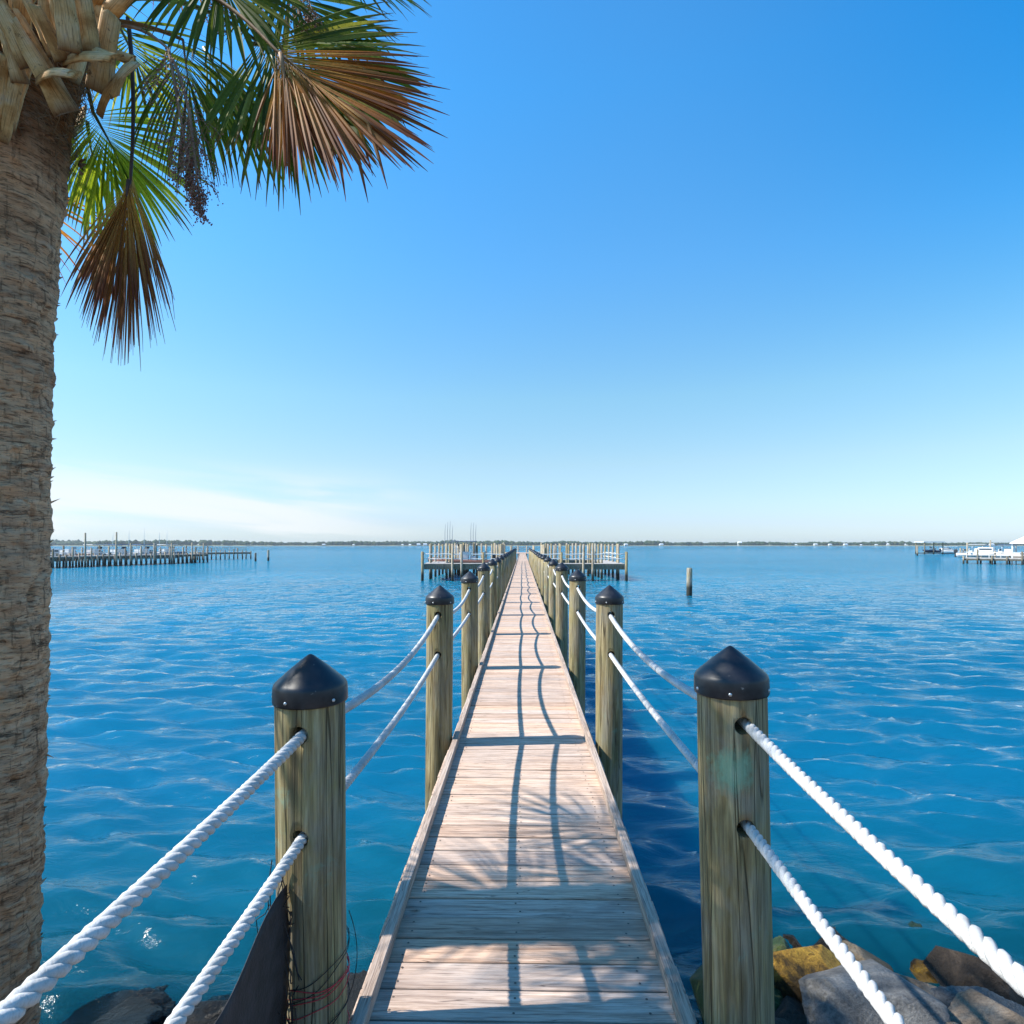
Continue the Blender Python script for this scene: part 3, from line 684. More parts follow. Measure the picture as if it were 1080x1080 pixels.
def frond(hub, cdir, nrm, L, spread, n, droop, mat, stalk_from=None, smat='stalk', seed=0, wid=.026, fuse=.28, costa=.30, sarc=(0, 0, .12), jit=.12, fold=.5, srad=.013, gpow=1.6, kink=0.0, tap=.42):
    r = random.Random(seed); hub = Vector(hub); c = Vector(cdir).normalized(); nn = Vector(nrm); nn = (nn-c*nn.dot(c)).normalized(); s = c.cross(nn)
    mb = MB(); G = Vector((0, 0, -1)); st = 9
    for i in range(n):
        u = (i+.5)/n*2-1; th = spread*u+r.uniform(-jit, jit)*.3
        # the costa curves back into the blade
        cp = costa*L*(1-abs(u))**.8
        base = hub+c*cp+nn*(-.25*cp*cp/L)
        dr = (c*math.cos(th)+s*math.sin(th)+nn*(.10*(1-abs(u)))+Vector((r.uniform(-jit, jit), r.uniform(-jit, jit), r.uniform(-jit, jit)))*.5).normalized()
        ln = L*(1-.25*abs(u)**2)*r.uniform(.86, 1.06)-cp*.6; sd0 = (nn.cross(dr)).normalized(); p = base.copy(); d = dr.copy(); vs = []; uvs = []
        tiltn = r.uniform(-.35, .35); g_ = droop*r.uniform(.6, 1.4); brk = r.uniform(.45, .8) if r.random() < kink else 2
        wb = max(.004, 2*math.sin(min(1.2, spread/n*(2.3 if tap > .5 else 1.4))))
        for k in range(st+1):
            t = k/st
            if t > brk: d = (d+G*1.6).normalized(); brk = 2
            w_ = min(wb*max(.003, t*ln+.012), wid*r.uniform(.95, 1.05)); w_ *= (1-max(0, (t-tap)/(1-tap))**1.25)
            w_ = max(w_, .0014)
            sd = (sd0-d*sd0.dot(d)).normalized(); q = d.cross(sd).normalized()
            sd = (sd*math.cos(tiltn*t)+q*math.sin(tiltn*t)); q = d.cross(sd)
            f = fold*w_
            vs += [p-sd*w_*.5-PL, p+q*f*(.5 if i % 2 else -.5)-PL, p+sd*w_*.5-PL]; uvs += [(0, t), (.5, t), (1, t)]
            p = p+d*(ln/st); d = (d+G*g_*((t+.12)**gpow)/st*3).normalized()
        fs = []
        for k in range(st): b = k*3; fs += [(b, b+1, b+4, b+3), (b+1, b+2, b+5, b+4)]
        mb.add(vs, fs, uvs)
    o = mb.build('frond', mat, palm, False)
    pts = [hub+c*(costa*L*t)+nn*(-.25*(costa*L*t)**2/L)-PL for t in (0, .35, .7, 1)]; 
    mc = MB()
    if stalk_from is not None:
        sp = [q-PL for q in curve_pts(stalk_from, hub, sarc, 16)]; pts = sp+pts[1:]
        k = len(pts); mc.tube(pts, [srad*(1.25-.5*i/k) if i < 17 else srad*.75*(1-(i-16)/4.5) for i in range(k)], 8, True, .55)
    else: mc.tube(pts, [srad*.7, srad*.55, srad*.35, .001], 6)
    mc.build('stalk', M[smat], o, True)
    return o
CR = Vector((tx(4.0).x, 2.5, 4.05))
rad = math.radians
def img(dx, dy, dd=0): return Vector((dx, dd, -dy)).normalized()   # direction given as seen: right, down, away
# right hand fan: green behind, dry brown in front
frond(P(272, 44, 2.42), img(.78, .64, -.1), (-.2, -1, .5), .70, rad(72), 84, .28, M['green'], P(120, 0, 2.5), seed=1, wid=.036, tap=.55, sarc=(0, 0, .07), fuse=.3)
frond(P(290, 52, 2.28), img(.76, .66, -.1), (-.1, -1, .4), .69, rad(47), 92, .08, M['brown'], P(150, -20, 2.4), 'drystalk', seed=2, sarc=(0, 0, .08), kink=.10, wid=.046, tap=.62)
frond(P(284, 50, 2.33), img(.30, .95, 0), (-.2, -1, .3), .60, rad(50), 36, .5, M['green'], None, seed=3, wid=.026)
frond(P(296, 56, 2.25), img(.15, .98, 0), (-.2, -1, .3), .44, rad(34), 20, .55, M['brown'], None, 'drystalk', seed=31, kink=.4, wid=.02)
frond(P(262, 46, 2.5), img(.99, .03, 0), (0, -.8, .8), .62, rad(24), 16, .22, M['green'], None, seed=4, wid=.028)
# top fans half out of the frame
frond(P(290, -22, 2.55), img(.75, .6, .1), (-.2, -.9, .5), .52, rad(85), 46, .5, M['green'], P(90, -60, 2.5), seed=5)
frond(P(215, -45, 2.35), img(.5, .7, 0), (-.2, -.9, .5), .50, rad(95), 44, .7, M['green'], P(60, -70, 2.45), seed=6)
frond(P(330, -60, 2.7), img(.9, .55, .1), (-.2, -.7, .7), .52, rad(60), 36, .35, M['green'], P(120, -90, 2.5), seed=7)
if 0: frond(P(225, 8, 2.7), img(.6, .5, .3), (-.2, -.9, .5), .45, rad(100), 36, .7, M['green'], P(100, -10, 2.55), seed=71)
# drooping green fan behind the fruit
frond(P(193, 42, 2.45), img(.05, 1, .1), (-.1, -1, .2), .56, rad(58), 56, .9, M['green'], P(105, 22, 2.4), 'drystalk', seed=8, sarc=(0, 0, .02), srad=.011)
frond(P(215, 50, 2.6), img(.45, .8, .1), (-.1, -1, .3), .62, rad(30), 18, .6, M['green'], None, seed=81)
# lime fan behind the trunk
frond(P(98, 118, 2.85), img(.42, .86, .2), (.1, -1, .35), .60, rad(80), 64, .35, M['lime'], P(60, 40, 2.7), seed=9, wid=.048)
frond(P(92, 128, 2.9), img(-.02, 1, .2), (.1, -1, .35), .52, rad(50), 30, .4, M['lime'], None, seed=91, wid=.044)
# dead fan hanging straight down on a dark stalk
frond(P(138, 182, 2.42), img(-.02, 1, 0), (0, -1, .05), .71, rad(21), 120, .15, M['tan'], P(135, 20, 2.5), 'darkstalk', seed=10, sarc=(.015, 0, 0), jit=.16, wid=.050, tap=.66, costa=.2, kink=.05, srad=.010)
frond(P(136, 190, 2.38), img(-.12, 1, -.05), (0, -1, .05), .56, rad(27), 60, .3, M['brown'], None, 'darkstalk', seed=11, jit=.2, wid=.040, tap=.66, costa=.15, kink=.12)
# the rest of the crown: outside the frame, but it shades the deck and the water
r_ = random.Random(14)
for k, (az_, el_, reach, L) in enumerate([(150, 15, .85, .8), (185, 5, .75, .8), (215, 20, .9, .8), (255, 5, .6, .8), (235, 45, .9, .8), (125, 45, .9, .8), (95, 30, .85, .75), (170, 60, .9, .8), (60, 55, .9, .75), (290, 50, .9, .75), (335, 60, 1.0, .75), (20, 62, 1.0, .75), (200, -20, .7, .8), (165, -25, .75, .8), (235, -15, .7, .75), (175, -35, 1.15, .9), (135, -25, 1.0, .9), (220, -30, .8, .85), (250, -30, .75, .8), (245, -50, .75, .75)]):
    a_ = rad(az_); e_ = rad(el_); q = Vector((math.cos(a_)*math.cos(e_), math.sin(a_)*math.cos(e_), math.sin(e_))); hub = CR+q*reach
    out = Vector((math.cos(a_), math.sin(a_), -.25 if el_ < 50 else .15)).normalized(); 
    frond(hub, out, (0, 0, 1) if abs(out.z) < .9 else (1, 0, 0), L, rad(95), 34, .55, M['green'] if k % 4 else M['brown'], CR+q*.1, seed=100+k, wid=.020, sarc=(0, 0, .1))
# fruit clusters
def fruit(top, bot, wpx, n, seed, root_from):
    r = random.Random(seed); top = Vector(top); bot = Vector(bot); mb = MB(); axis = bot-top; L = axis.length
    main = curve_pts(root_from, top, (0, 0, .03), 8)+[top.lerp(bot, t) for t in (.2, .45, .7)]
    mb.mi = 1; mb.tube([p-PL for p in main], [.006]*9+[.005, .004, .002], 6)
    ico = [Vector(v) for v in ((0, 0, 1), (1, 0, 0), (0, 1, 0), (-1, 0, 0), (0, -1, 0), (0, 0, -1))]; fi = [(0, 1, 2), (0, 2, 3), (0, 3, 4), (0, 4, 1), (5, 2, 1), (5, 3, 2), (5, 4, 3), (5, 1, 4)]
    for i in range(n):
        t = r.random()**.85; c = top.lerp(bot, t*.72); wd = wpx*(math.sin(min(1, t*1.1+.25)*PI)**.6+.25)
        p = c.copy(); d = Vector((r.uniform(-1, 1), r.uniform(-1, 1), r.uniform(-.6, .2))).normalized(); pts = [p.copy()]
        seg = wd/4
        for q in range(6):
            p = p+d*seg; d = (d+Vector((r.uniform(-.35, .35), r.uniform(-.35, .35), -.42))).normalized(); pts.append(p.copy())
        mb.mi = 1; mb.tube([x-PL for x in pts], .0011, 3, False)
        mb.mi = 0
        for q in range(1, 7):
            for h in range(2):
                if r.random() < .85:
                    b = pts[q]+Vector((r.uniform(-1, 1), r.uniform(-1, 1), r.uniform(-1, 1)))*.010; rr_ = r.uniform(.0028, .0046)
                    mb.add([b+v*rr_-PL for v in ico], fi)
    mb.build('fruit_cluster', [M['berry'], M['berrystem']], palm, True)
fruit(P(178, 52, 2.3), P(218, 285, 2.3), .095, 95, 1, P(120, 28, 2.4))
fruit(P(200, 120, 2.3), P(218, 275, 2.28), .095, 85, 2, P(180, 60, 2.3))
fruit(P(310, -10, 2.5), P(352, 62, 2.5), .09, 80, 3, P(200, -50, 2.5))
fruit(P(225, -20, 2.6), P(236, 55, 2.6), .07, 60, 4, P(150, -50, 2.5))

# ------------------------------------------------------------------ shore boulders
def boulder(loc, dim, rz, mat, label, seed, amp=.22, tilt=0.0):
    bm = bmesh.new(); bmesh.ops.create_icosphere(bm, subdivisions=6, radius=1); sd = seed*7.3
    for v in bm.verts:
        n = v.co.normalized(); q = n+Vector((sd, sd*.3, 0))
        r = 1+amp*mn.noise(q*1.1)+amp*.5*mn.noise(q*2.7)+amp*.22*mn.noise(q*7)+.035*mn.noise(q*15)+.018*mn.noise(q*34)
        # flatten a few facets like quarried rock
        for k in range(9):
            fn = Vector((math.sin(sd+k*2.1), math.cos(sd*1.7+k*1.3), math.sin(sd*.6+k*3.7))).normalized(); dd = n.dot(fn)*r
            if dd > .68: r *= .68/dd*(1+.06*(dd-.68))
        v.co = Vector((n.x*r*dim[0]/2, n.y*r*dim[1]/2, n.z*r*dim[2]/2))
    me = bpy.data.meshes.new('boulder'); bm.to_mesh(me); bm.free(); me.materials.append(mat); me.polygons.foreach_set('use_smooth', [True]*len(me.polygons))
    o = bpy.data.objects.new('boulder', me); COL.objects.link(o); o.location = loc; o.rotation_euler = (tilt, tilt*.5, rz)
    return tag(o, label, 'rock', 'boulders along the shore')
B = [((P(932, 1075, 3.6)), (.90, .80, .62), .4, 'rock_grey', 'large rounded blue grey boulder right of the nearest right post', 1, 0.1),
     ((P(852, 1030, 4.0)), (.62, .55, .38), .2, 'rock_ochre', 'ochre yellow stained rock tight behind the nearest right post', 2, 0),
     ((P(842, 1095, 3.6)), (.60, .5, .34), 1.0, 'rock_brown', 'dark brown rock under the ochre rock beside the right post', 3, 0),
     ((P(962, 1048, 3.95)), (.85, .28, .26), -.5, 'rock_tan', 'long tan slab leaning behind the large grey boulder', 4, .2),
     ((P(1024, 1078, 3.7)), (.62, .5, .34), .1, 'rock_grey', 'flat grey rock between the large boulder and the beige rock', 5, 0),
     ((P(1068, 1108, 3.3)), (.62, .55, .44), .8, 'rock_tan', 'beige rounded rock cut by the lower right corner of the picture', 6, 0),
     ((P(1040, 1040, 4.2)), (.66, .5, .42), 2.2, 'rock_brown', 'brown angular rock at the water edge behind the flat grey rock', 7, .1),
     ((P(905, 1018, 4.55)), (.55, .45, .26), 1.6, 'rock_tan', 'small sandy stone at the water edge behind the large boulder', 8, 0),
     ((P(1012, 1085, 3.25)), (.14, .12, .09), 0, 'rock_tan', 'small pale stone resting in front of the flat grey rock', 9, 0),
     ((P(985, 1022, 4.75)), (.75, .6, .36), .9, 'rock_green', 'green algae covered rock awash behind the brown angular rock', 10, 0),
     ((P(880, 1000, 4.9)), (.85, .7, .34), 0.5, 'rock_brown', 'brown rock just under the water beyond the small sandy stone', 11, 0),
     ((P(120, 1092, 4.0)), (1.0, .7, .40), .3, 'rock_dark', 'wet black rock at the foot of the palm, left of the black fabric', 12, 0),
     ((P(70, 1085, 4.3)), (.55, .5, .32), 1.3, 'rock_green', 'low weedy rock between the palm trunk and the wet black rock', 13, 0),
     ((P(210, 1098, 3.85)), (.8, .7, .46), .9, 'rock_dark', 'wet black rock partly behind the black fabric sheet', 14, 0),
     ((P(375, 1075, 3.75)), (.6, .6, .42), .2, 'rock_dark', 'dark wet rock between the nearest left post and the boardwalk', 15, 0),
     ((P(395, 1120, 3.3)), (.5, .6, .44), 2.0, 'rock_brown', 'brown rock under the left edge of the boardwalk', 16, 0),
     ((P(770, 1050, 3.9)), (.6, .5, .36), 2.0, 'rock_green', 'mossy rock under the right edge of the boardwalk', 17, 0),
     ((P(800, 1130, 3.3)), (.7, .6, .5), 2.6, 'rock_brown', 'brown rock low beside the foot of the right post', 18, 0),
     ((P(300, 1120, 3.5)), (.8, .6, .5), 2.6, 'rock_dark', 'black rock hidden low behind the nearest left post', 19, 0),
     ((P(1150, 1080, 4.0)), (.9, .8, .5), 2.6, 'rock_grey', 'grey boulder just right of the picture edge', 20, 0),
     ((P(822, 1012, 4.35)), (.36, .32, .24), 1.1, 'rock_green', 'small mossy stone at the waterline behind the ochre rock', 25, 0),
     ((P(905, 1040, 4.15)), (.34, .28, .24), .7, 'rock_ochre', 'small golden stone wedged between the ochre rock and the large boulder', 26, 0),
     ((P(990, 1030, 4.5)), (.36, .30, .22), 2.2, 'rock_ochre', 'small golden stone at the waterline above the flat grey rock', 27, 0),
     ((P(960, 1003, 4.95)), (.55, .5, .36), 1.4, 'rock_green', 'greenish stone just awash beyond the tan slab', 28, 0),
     ((P(835, 992, 5.0)), (.5, .5, .34), 2.4, 'rock_brown', 'brown stone just awash right of the nearest right post', 29, 0),
     ((P(165, 1062, 4.25)), (.42, .36, .24), .6, 'rock_dark', 'small black rock awash behind the wet black rock at left', 22, 0),
     ((P(225, 1072, 4.1)), (.38, .34, .26), 1.9, 'rock_dark', 'small black rock just left of the black fabric, behind the bigger wet rock', 23, 0),
     ((P(80, 1058, 4.45)), (.34, .3, .2), 2.9, 'rock_green', 'smallest green weedy stone beside the palm trunk at the water edge', 24, 0),
     ((P(-20, 1100, 4.3)), (.9, .8, .5), 2.6, 'rock_brown', 'brown boulder behind the palm trunk', 21, 0)]
for l, d, rz, mt, lb, sd_, tl in B: boulder(Vector(l)-Vector((0, 0, .03 if l[0] > 0 else .0)), [q_*1.16 for q_ in d] if l[0] > 0 else d, rz, M[mt], lb, sd_, .26, tl)

# ------------------------------------------------------------------ platforms beside the boardwalk
def pole(mb, x, y, z0, z1, r=.12, n=10): mb.cyl((x, y, z0), (x, y, z1), r, r*.93, n)
def platform(side, label):
    root = empty('dock_platform', (side*5, 53, 0), label=label, cat='platform', group='side platforms of the boardwalk'); L0 = root.location
    def bd(mb, name, mat, par=root, smooth=False):
        mb.v = [tuple(Vector(v)-L0) for v in mb.v]; return mb.build(name, mat, par, smooth)
    s = side; xe = 8.9 if s > 0 else 8.6
    mb = MB(); r2 = random.Random(3+s); yy = 53.0
    def planks(x0, x1, y0, y1):
        x = x0
        while x < x1: mb.box((s*(x+.14), (y0+y1)/2, -.02+r2.uniform(-.003, .003)), (.27, y1-y0, .04)); x += .28
    planks(.80, xe, 53, 54.6); planks(xe-1.5, xe, 54.62, 66); planks(.8, 1.9, 54.62, 66); planks(.8, xe, 66.02, 67.6)
    bd(mb, 'decking', M['pdeck'])
    for (x0, x1, y) in ((.8, xe, 52.97), (.8, xe, 54.55), (.8, xe, 66.05), (.8, xe, 67.5)):
        mb = MB(); mb.box((s*(x0+x1)/2, y, -.28), (x1-x0, .09, .46)); bd(mb, 'beam', M['beam'])
    for x in (xe-.05, xe-1.45, 1.85):
        mb = MB(); mb.box((s*x, 60.3, -.19), (.09, 11.4, .30)); bd(mb, 'beam', M['beam'])
    # pilings
    pil = [(xe+.12, 52.8, 1.05), (xe-.25, 54.9, 1.72), (6.1, 52.8, 1.0), (3.4, 52.8, 1.0), (1.4, 52.8, 1.0), (5.3, 52.8, 1.0 if s > 0 else 1.7)]
    pil += [(xe-.1, 56.5+2.7*i, 1.72+r2.uniform(-.05, .05)) for i in range(5)] + [(xe-1.6, 56+2.4*i, 1.75+r2.uniform(-.05, .05)) for i in range(5)]
    pil += [(2.0+.95*i+r2.uniform(-.15, .15), 66.0, 1.78+r2.uniform(-.08, .06)) for i in range(7)] + [(2.2+1.1*i+r2.uniform(-.2, .2), 67.8, 1.85+r2.uniform(-.08, .06)) for i in range(6)]
    pil += [(2.0, 56+2.0*i, 1.72+r2.uniform(-.08, .05)) for i in range(5)]
    pil += [(2.4+1.05*i+r2.uniform(-.3, .3), 61.5+r2.uniform(-1, 1), 1.7+r2.uniform(-.1, .08)) for i in range(5)] + [(2.6+.8*i+r2.uniform(-.2, .2), 64.2, 1.75+r2.uniform(-.1, .08)) for i in range(6)]
    for i, (x, y, z) in enumerate(pil):
        mb = MB(); pole(mb, s*x, y, -3.0, z, .115 if i else .13); bd(mb, 'piling', M['piling_grey'] if i % 3 else M['piling'], root, True)
    # white rope rails
    for zz in (.86, .46):
        for (a, b) in (((xe, 52.8), (1.2, 52.8)), ((xe-.1, 54.9), (xe-.1, 67.2)), ((xe, 67.8), (1.4, 67.8))):
            mb = MB(); mb.tube([(s*(a[0]+(b[0]-a[0])*i/16), a[1]+(b[1]-a[1])*i/16, zz-.05*abs(math.sin(i*PI/4))) for i in range(17)], .04, 6); bd(mb, 'rail_rope', M['offwhite'], root, True)
    return root
platform(-1, 'raised timber platform left of the boardwalk with tall pilings and a boat behind it')
platform(1, 'raised timber platform right of the boardwalk with a dense row of tall pilings')
# end of the walk
ep = empty('end_platform', (0, DOCK_END, 0), label='pale wide landing platform at the far end of the boardwalk', cat='platform')
mb = MB()
for i in range(44): mb.box((0, -8+i*.3, .01), (4.4, .28, .05))
mb.build('decking', M['deck'], ep)
for x, y in ((-2.2, -8), (2.2, -8), (-2.2, 0), (2.2, 0), (-2.2, 5), (2.2, 5), (-.9, 5), (.9, 5)):
    mb = MB(); pole(mb, x, y, -3, 1.5, .13); mb.build('piling', M['piling_grey'], ep, True)
mb = MB(); mb.box((0, 5, 1.0), (4.4, .06, .12)); mb.box((0, 5, .55), (4.4, .06, .1)); mb.build('railing', M['piling_grey'], ep)

# ------------------------------------------------------------------ boats
def hull_mb(L, W, H, nose=.35):
    mb = MB(); n = 16; vs = []
    for i in range(n+1):
        t = i/n; y = (t-.5)*L; wd = W/2*(1-max(0, (t-(1-nose))/nose)**2.2)*(.93+.07*min(1, t*4)); wd = max(wd, .015)
        sheer = H*(.82+.30*t**2); keel = .0 if t < .7 else H*.75*((t-.7)/.3)**2
        ch = keel+(sheer-keel)*.38
        vs += [(0, y, keel), (wd*.78, y, ch), (wd, y, sheer), (wd*.86, y, sheer+.02), (wd*.82, y, sheer-.28*H), (0, y, sheer-.30*H), (-wd*.82, y, sheer-.28*H), (-wd*.86, y, sheer+.02), (-wd, y, sheer), (-wd*.78, y, ch)]
    m_ = 10; fs = [(i*m_+j, i*m_+(j+1) % m_, (i+1)*m_+(j+1) % m_, (i+1)*m_+j) for i in range(n) for j in range(m_)]
    fs += [tuple(range(m_-1, -1, -1)), tuple(n*m_+j for j in range(m_))]
    mb.add(vs, fs); return mb
def boat(loc, rz, L, W, H, label, hullm='white', top=None, toph=2.1, rods=0, cabin=False, lift=False, group='moored motor boats'):
    b = empty('motor_boat', loc, (0, 0, rz), label, 'boat', group)
    hull_mb(L, W, H).build('hull', M[hullm], b, True)
    mb = MB(); mb.box((0, -L*.05, H+.25), (W*.4, L*.14, .9), None, .04); mb.build('console', M['white'], b)
    mb = MB(); mb.box((0, L*.03, H+.85), (W*.4, .04, .4), Matrix.Rotation(-.4, 3, 'X')); mb.build('windscreen', M['glass'], b)
    mb = MB(); mb.box((0, -L*.20, H*.9+.1), (W*.5, .5, .5), None, .04); mb.box((0, -L*.23, H*.9+.5), (W*.5, .1, .45), None, .03); mb.build('seat', M['offwhite'], b)
    mb = MB(); mb.box((0, -L*.5-.2, H+.15), (.42, .55, .55), None, .1); mb.box((0, -L*.5-.22, H-.45), (.16, .28, .9), None, .03); mb.build('outboard_motor', M['motor'], b)
    if cabin:
        mb = MB(); mb.box((0, L*.12, H+.4), (W*.68, L*.34, .8), None, .12); mb.build('cabin', M['white'], b)
        mb = MB()
        for sx in (-1, 1): mb.box((sx*W*.342, L*.12, H+.5), (.02, L*.26, .28))
        mb.build('window', M['glass'], b)
    if top:
        mb = MB(); mb.box((0, -L*.06, toph), (W*.8, L*.36, .09), None, .03); cn_ = mb.build('canopy', M[top], b)
        for sx in (-1, 1):
            for yy in (-L*.16, L*.06):
                mb = MB(); mb.cyl((sx*W*.3, yy, H*.8), (sx*W*.3, yy, toph-.05), .03, n=6); mb.build('canopy_pole', M['alu'], b, True)
    for k in range(rods):
        mb = MB(); x = -W*.3+W*.6*k/max(1, rods-1); mb.tube([(x, -L*.24, toph), (x, -L*.24-.05, toph+1.2), (x, -L*.26-.1, toph+2.2)], [.022, .016, .008], 5); mb.build('fishing_rod', M['darkhull'], b)
    return b
boat((-6.2, 61, -.75), rad(90), 6.6, 2.3, 1.0, 'grey canopied sport boat with upright fishing rods lifted behind the left platform', 'redhull', 'grey', 2.75, 0)
for (px_, n) in ((473, 4), (499, 3)):     # two clusters of tall rods / outriggers on that boat
    for k in range(n):
        x0 = P(px_+(k-(n-1)/2)*2.6, 560, 61); r_o = MB(); hh = 23*61/F+random.uniform(-.25, .2)
        r_o.tube([(x0.x, 61, .1), (x0.x, 61, EYE+hh*.6), (x0.x+.05, 61, EYE+hh)], [.03, .022, .012], 5); o = r_o.build('fishing_rod', M['grey'], None)
        tag(o, 'tall thin rod standing in the %s cluster above the left platform' % ('left' if px_ < 480 else 'right'), 'fishing rod', 'rods standing above the left platform')
# loose piles in the water
def pile(px_, ytop, ybot, rpx, mat, label):
    d = (EYE-WATER_Z)*F/(ybot-574.5); p = P(px_, ybot, d); zt = EYE-(ytop-574.5)*d/F
    mb = MB(); mb.tube([(0, 0, WATER_Z-1.6), (0, 0, WATER_Z+.3), (.01, 0, zt-.05), (.01, 0, zt)], [rpx*d/F, rpx*d/F, rpx*d/F*.96, rpx*d/F*.85], 16)
    o = mb.build('mooring_pile', mat, None, True); o.location = (p.x, p.y, 0); return tag(o, label, 'post')
pile(727, 599, 628, 3.0, M['piling_grey'], 'single pale mooring pile standing alone in open water right of the boardwalk')
pile(269.5, 583, 592, 1.0, M['beam'], 'short dark pile in the water just off the left pier end')
pile(283, 580, 591.5, 1.1, M['piling_grey'], 'pale topped pile farther right of the left pier end')

# ------------------------------------------------------------------ long pier on the left
def at_w(px_, ybot): d = (EYE-WATER_Z)*F/(ybot-574.5); p = P(px_, ybot, d); return Vector((p.x, p.y, 0))
def pier(A, B_, label, n, width, dz, top, seed, rail=True, white=True, tall=()):
    root = empty('pier', (A+B_)/2, label=label, cat='pier'); L0 = root.location; r2 = random.Random(seed)
    u = (B_-A); ln = u.length; u.normalize(); v = Vector((-u.y, u.x, 0)); ang = math.atan2(u.y, u.x); R = Matrix.Rotation(ang, 3, 'Z')
    mb = MB(); mb.box((A+B_)/2+Vector((0, 0, dz))-L0, (ln, width, .14), R); mb.build('decking', M['pdeck'], root)
    for s in (-1, 1):
        mb = MB(); mb.box((A+B_)/2+v*(s*width*.47)+Vector((0, 0, dz-.22))-L0, (ln, .1, .28), R); mb.build('beam', M['beam'], root)
    for i in range(n):
        t = i/(n-1)
        for s in (-1, 1):
            p = A+u*(ln*t)+v*(s*(width/2+.13))-L0; zt = dz+(r2.uniform(.2, .5) if (i+s) % 3 else top+r2.uniform(-.2, .2))
            mb = MB(); mb.cyl((p.x, p.y, -3), (p.x, p.y, zt), .14+r2.uniform(-.02, .03), .12, 8); mb.build('piling', M['piling_grey'] if r2.random() < .5 else M['beam'], root, True)
    for (t, off, h) in tall:
        p = A+u*(ln*t)+v*off-L0; mb = MB(); mb.cyl((p.x, p.y, -3), (p.x, p.y, h), .15, .11, 8); mb.build('piling', M['piling_grey'], root, True)
    if rail:
        for zz in (dz+.95, dz+.5):
            mb = MB(); mb.box((A+B_)/2+v*(width*.45)+Vector((0, 0, zz))-L0, (ln, .07, .09), R); mb.build('railing', M['offwhite'] if white else M['piling_grey'], root)
        mb = MB()
        for i in range(int(ln/1.5)):
            p = A+u*(1.5*i)+v*(width*.45)-L0; mb.box((p.x, p.y, dz+.5), (.08, .08, 1.0))
        mb.build('rail_posts', M['offwhite'], root)
    return root, u, v, ln
A = at_w(40, 599.5); B_ = at_w(212, 593.2)
root, u, v, ln = pier(A, B_, 'long weathered pier with boats and tall poles on the left horizon', 32, 2.6, .0, 1.3, 5, tall=((.16, -2.6, 3.3), (.33, -2.6, 3.5), (.42, -2.4, 1.9), (.57, -2.4, 1.9), (.69, -2.4, 1.95), (.84, -2.4, 2.0), (.93, -2.4, 1.95)))
A2 = at_w(206, 590.5); B2 = at_w(262, 589.5)
pier(A2, B2, 'short low dark pier between the long left pier and the loose piles', 7, 2.0, .0, .9, 6, True, False)
ang = math.atan2(u.y, u.x)
specs = [(.10, 3.3, 'white', 'white cabin boat at the palm end of the long left pier', 'grey', True), (.26, 3.4, 'redhull', 'red hulled open boat between the two tallest poles of the left pier', None, False), (.40, 3.2, 'white', 'white boat with pale canopy halfway along the left pier', 'offwhite', False),
         (.55, 3.3, 'white', 'low white boat behind the left pier, right of the two tallest poles', 'blue', False), (.70, 3.2, 'white', 'white boat with blue canopy behind the left pier', 'blue', False), (.87, 3.2, 'darkhull', 'dark hulled boat near the right end of the long left pier', 'offwhite', False)]
for t, off, hm, lb, tp, cb_ in specs:
    p = A+u*(ln*t)+v*off; boat((p.x, p.y, -.75 if off > 0 else -1.0), ang-PI/2, 7.2, 2.4, 1.05, lb, hm, tp, 2.4, 0, cb_)
# thin masts on the horizon behind the pier
for k, px_ in enumerate((119, 136, 152, 168, 176)):
    p = at_w(px_, 588); mb = MB(); mb.tube([(0, 0, WATER_Z-1), (0, 0, 3.2+.6*(k % 2)), (0.02, 0, 4.8+.5*(k % 3))], [.06, .05, .03], 6); o = mb.build('mooring_mast', M['offwhite'], None, True); o.location = p
    tag(o, 'thin pale pole rising behind the long left pier', 'pole', 'thin poles behind the left pier')

# ------------------------------------------------------------------ right side: dock with pavilion, boats
A = at_w(1018, 594.5); B_ = at_w(1130, 596.5)
root, u, v, ln = pier(A, B_, 'timber dock with pilings and boats at the right edge of the picture', 8, 3.0, -.55, 1.3, 9, True, True, ((.0, 1.9, 2.0), (.22, 3.8, 2.4)))
pc = A+u*(ln*.72)+v*2.6
pv = empty('dock_pavilion', (pc.x, pc.y, -.45), (0, 0, math.atan2(u.y, u.x)), 'open dock pavilion with white hipped roof at the right picture edge', 'pavilion')
mb = MB(); W2, D2, z0, z1 = 3.6, 3.0, 2.4, 4.0
mb.add([(-W2, -D2, z0), (W2, -D2, z0), (W2, D2, z0), (-W2, D2, z0), (-1.0, 0, z1), (1.0, 0, z1), (-W2, -D2, z0-.15), (W2, -D2, z0-.15), (W2, D2, z0-.15), (-W2, D2, z0-.15)],
       [(0, 1, 5, 4), (1, 2, 5), (2, 3, 4, 5), (3, 0, 4), (0, 6, 7, 1), (1, 7, 8, 2), (2, 8, 9, 3), (3, 9, 6, 0), (6, 9, 8, 7)]); mb.build('roof', M['roofm'], pv)
for x in (-3.3, -1.1, 1.1, 3.3):
    for y in (-2.7, 2.7):
        mb = MB(); mb.box((x, y, .2), (.16, .16, 4.2)); mb.build('column', M['offwhite'], pv)
mb = MB(); mb.box((0, 0, -.1), (7.0, 5.8, .16)); mb.build('floor', M['pdeck'], pv)
mb = MB(); mb.box((0, -2.75, .85), (6.8, .06, .08)); mb.box((0, -2.75, .4), (6.8, .06, .08)); mb.build('railing', M['offwhite'], pv)
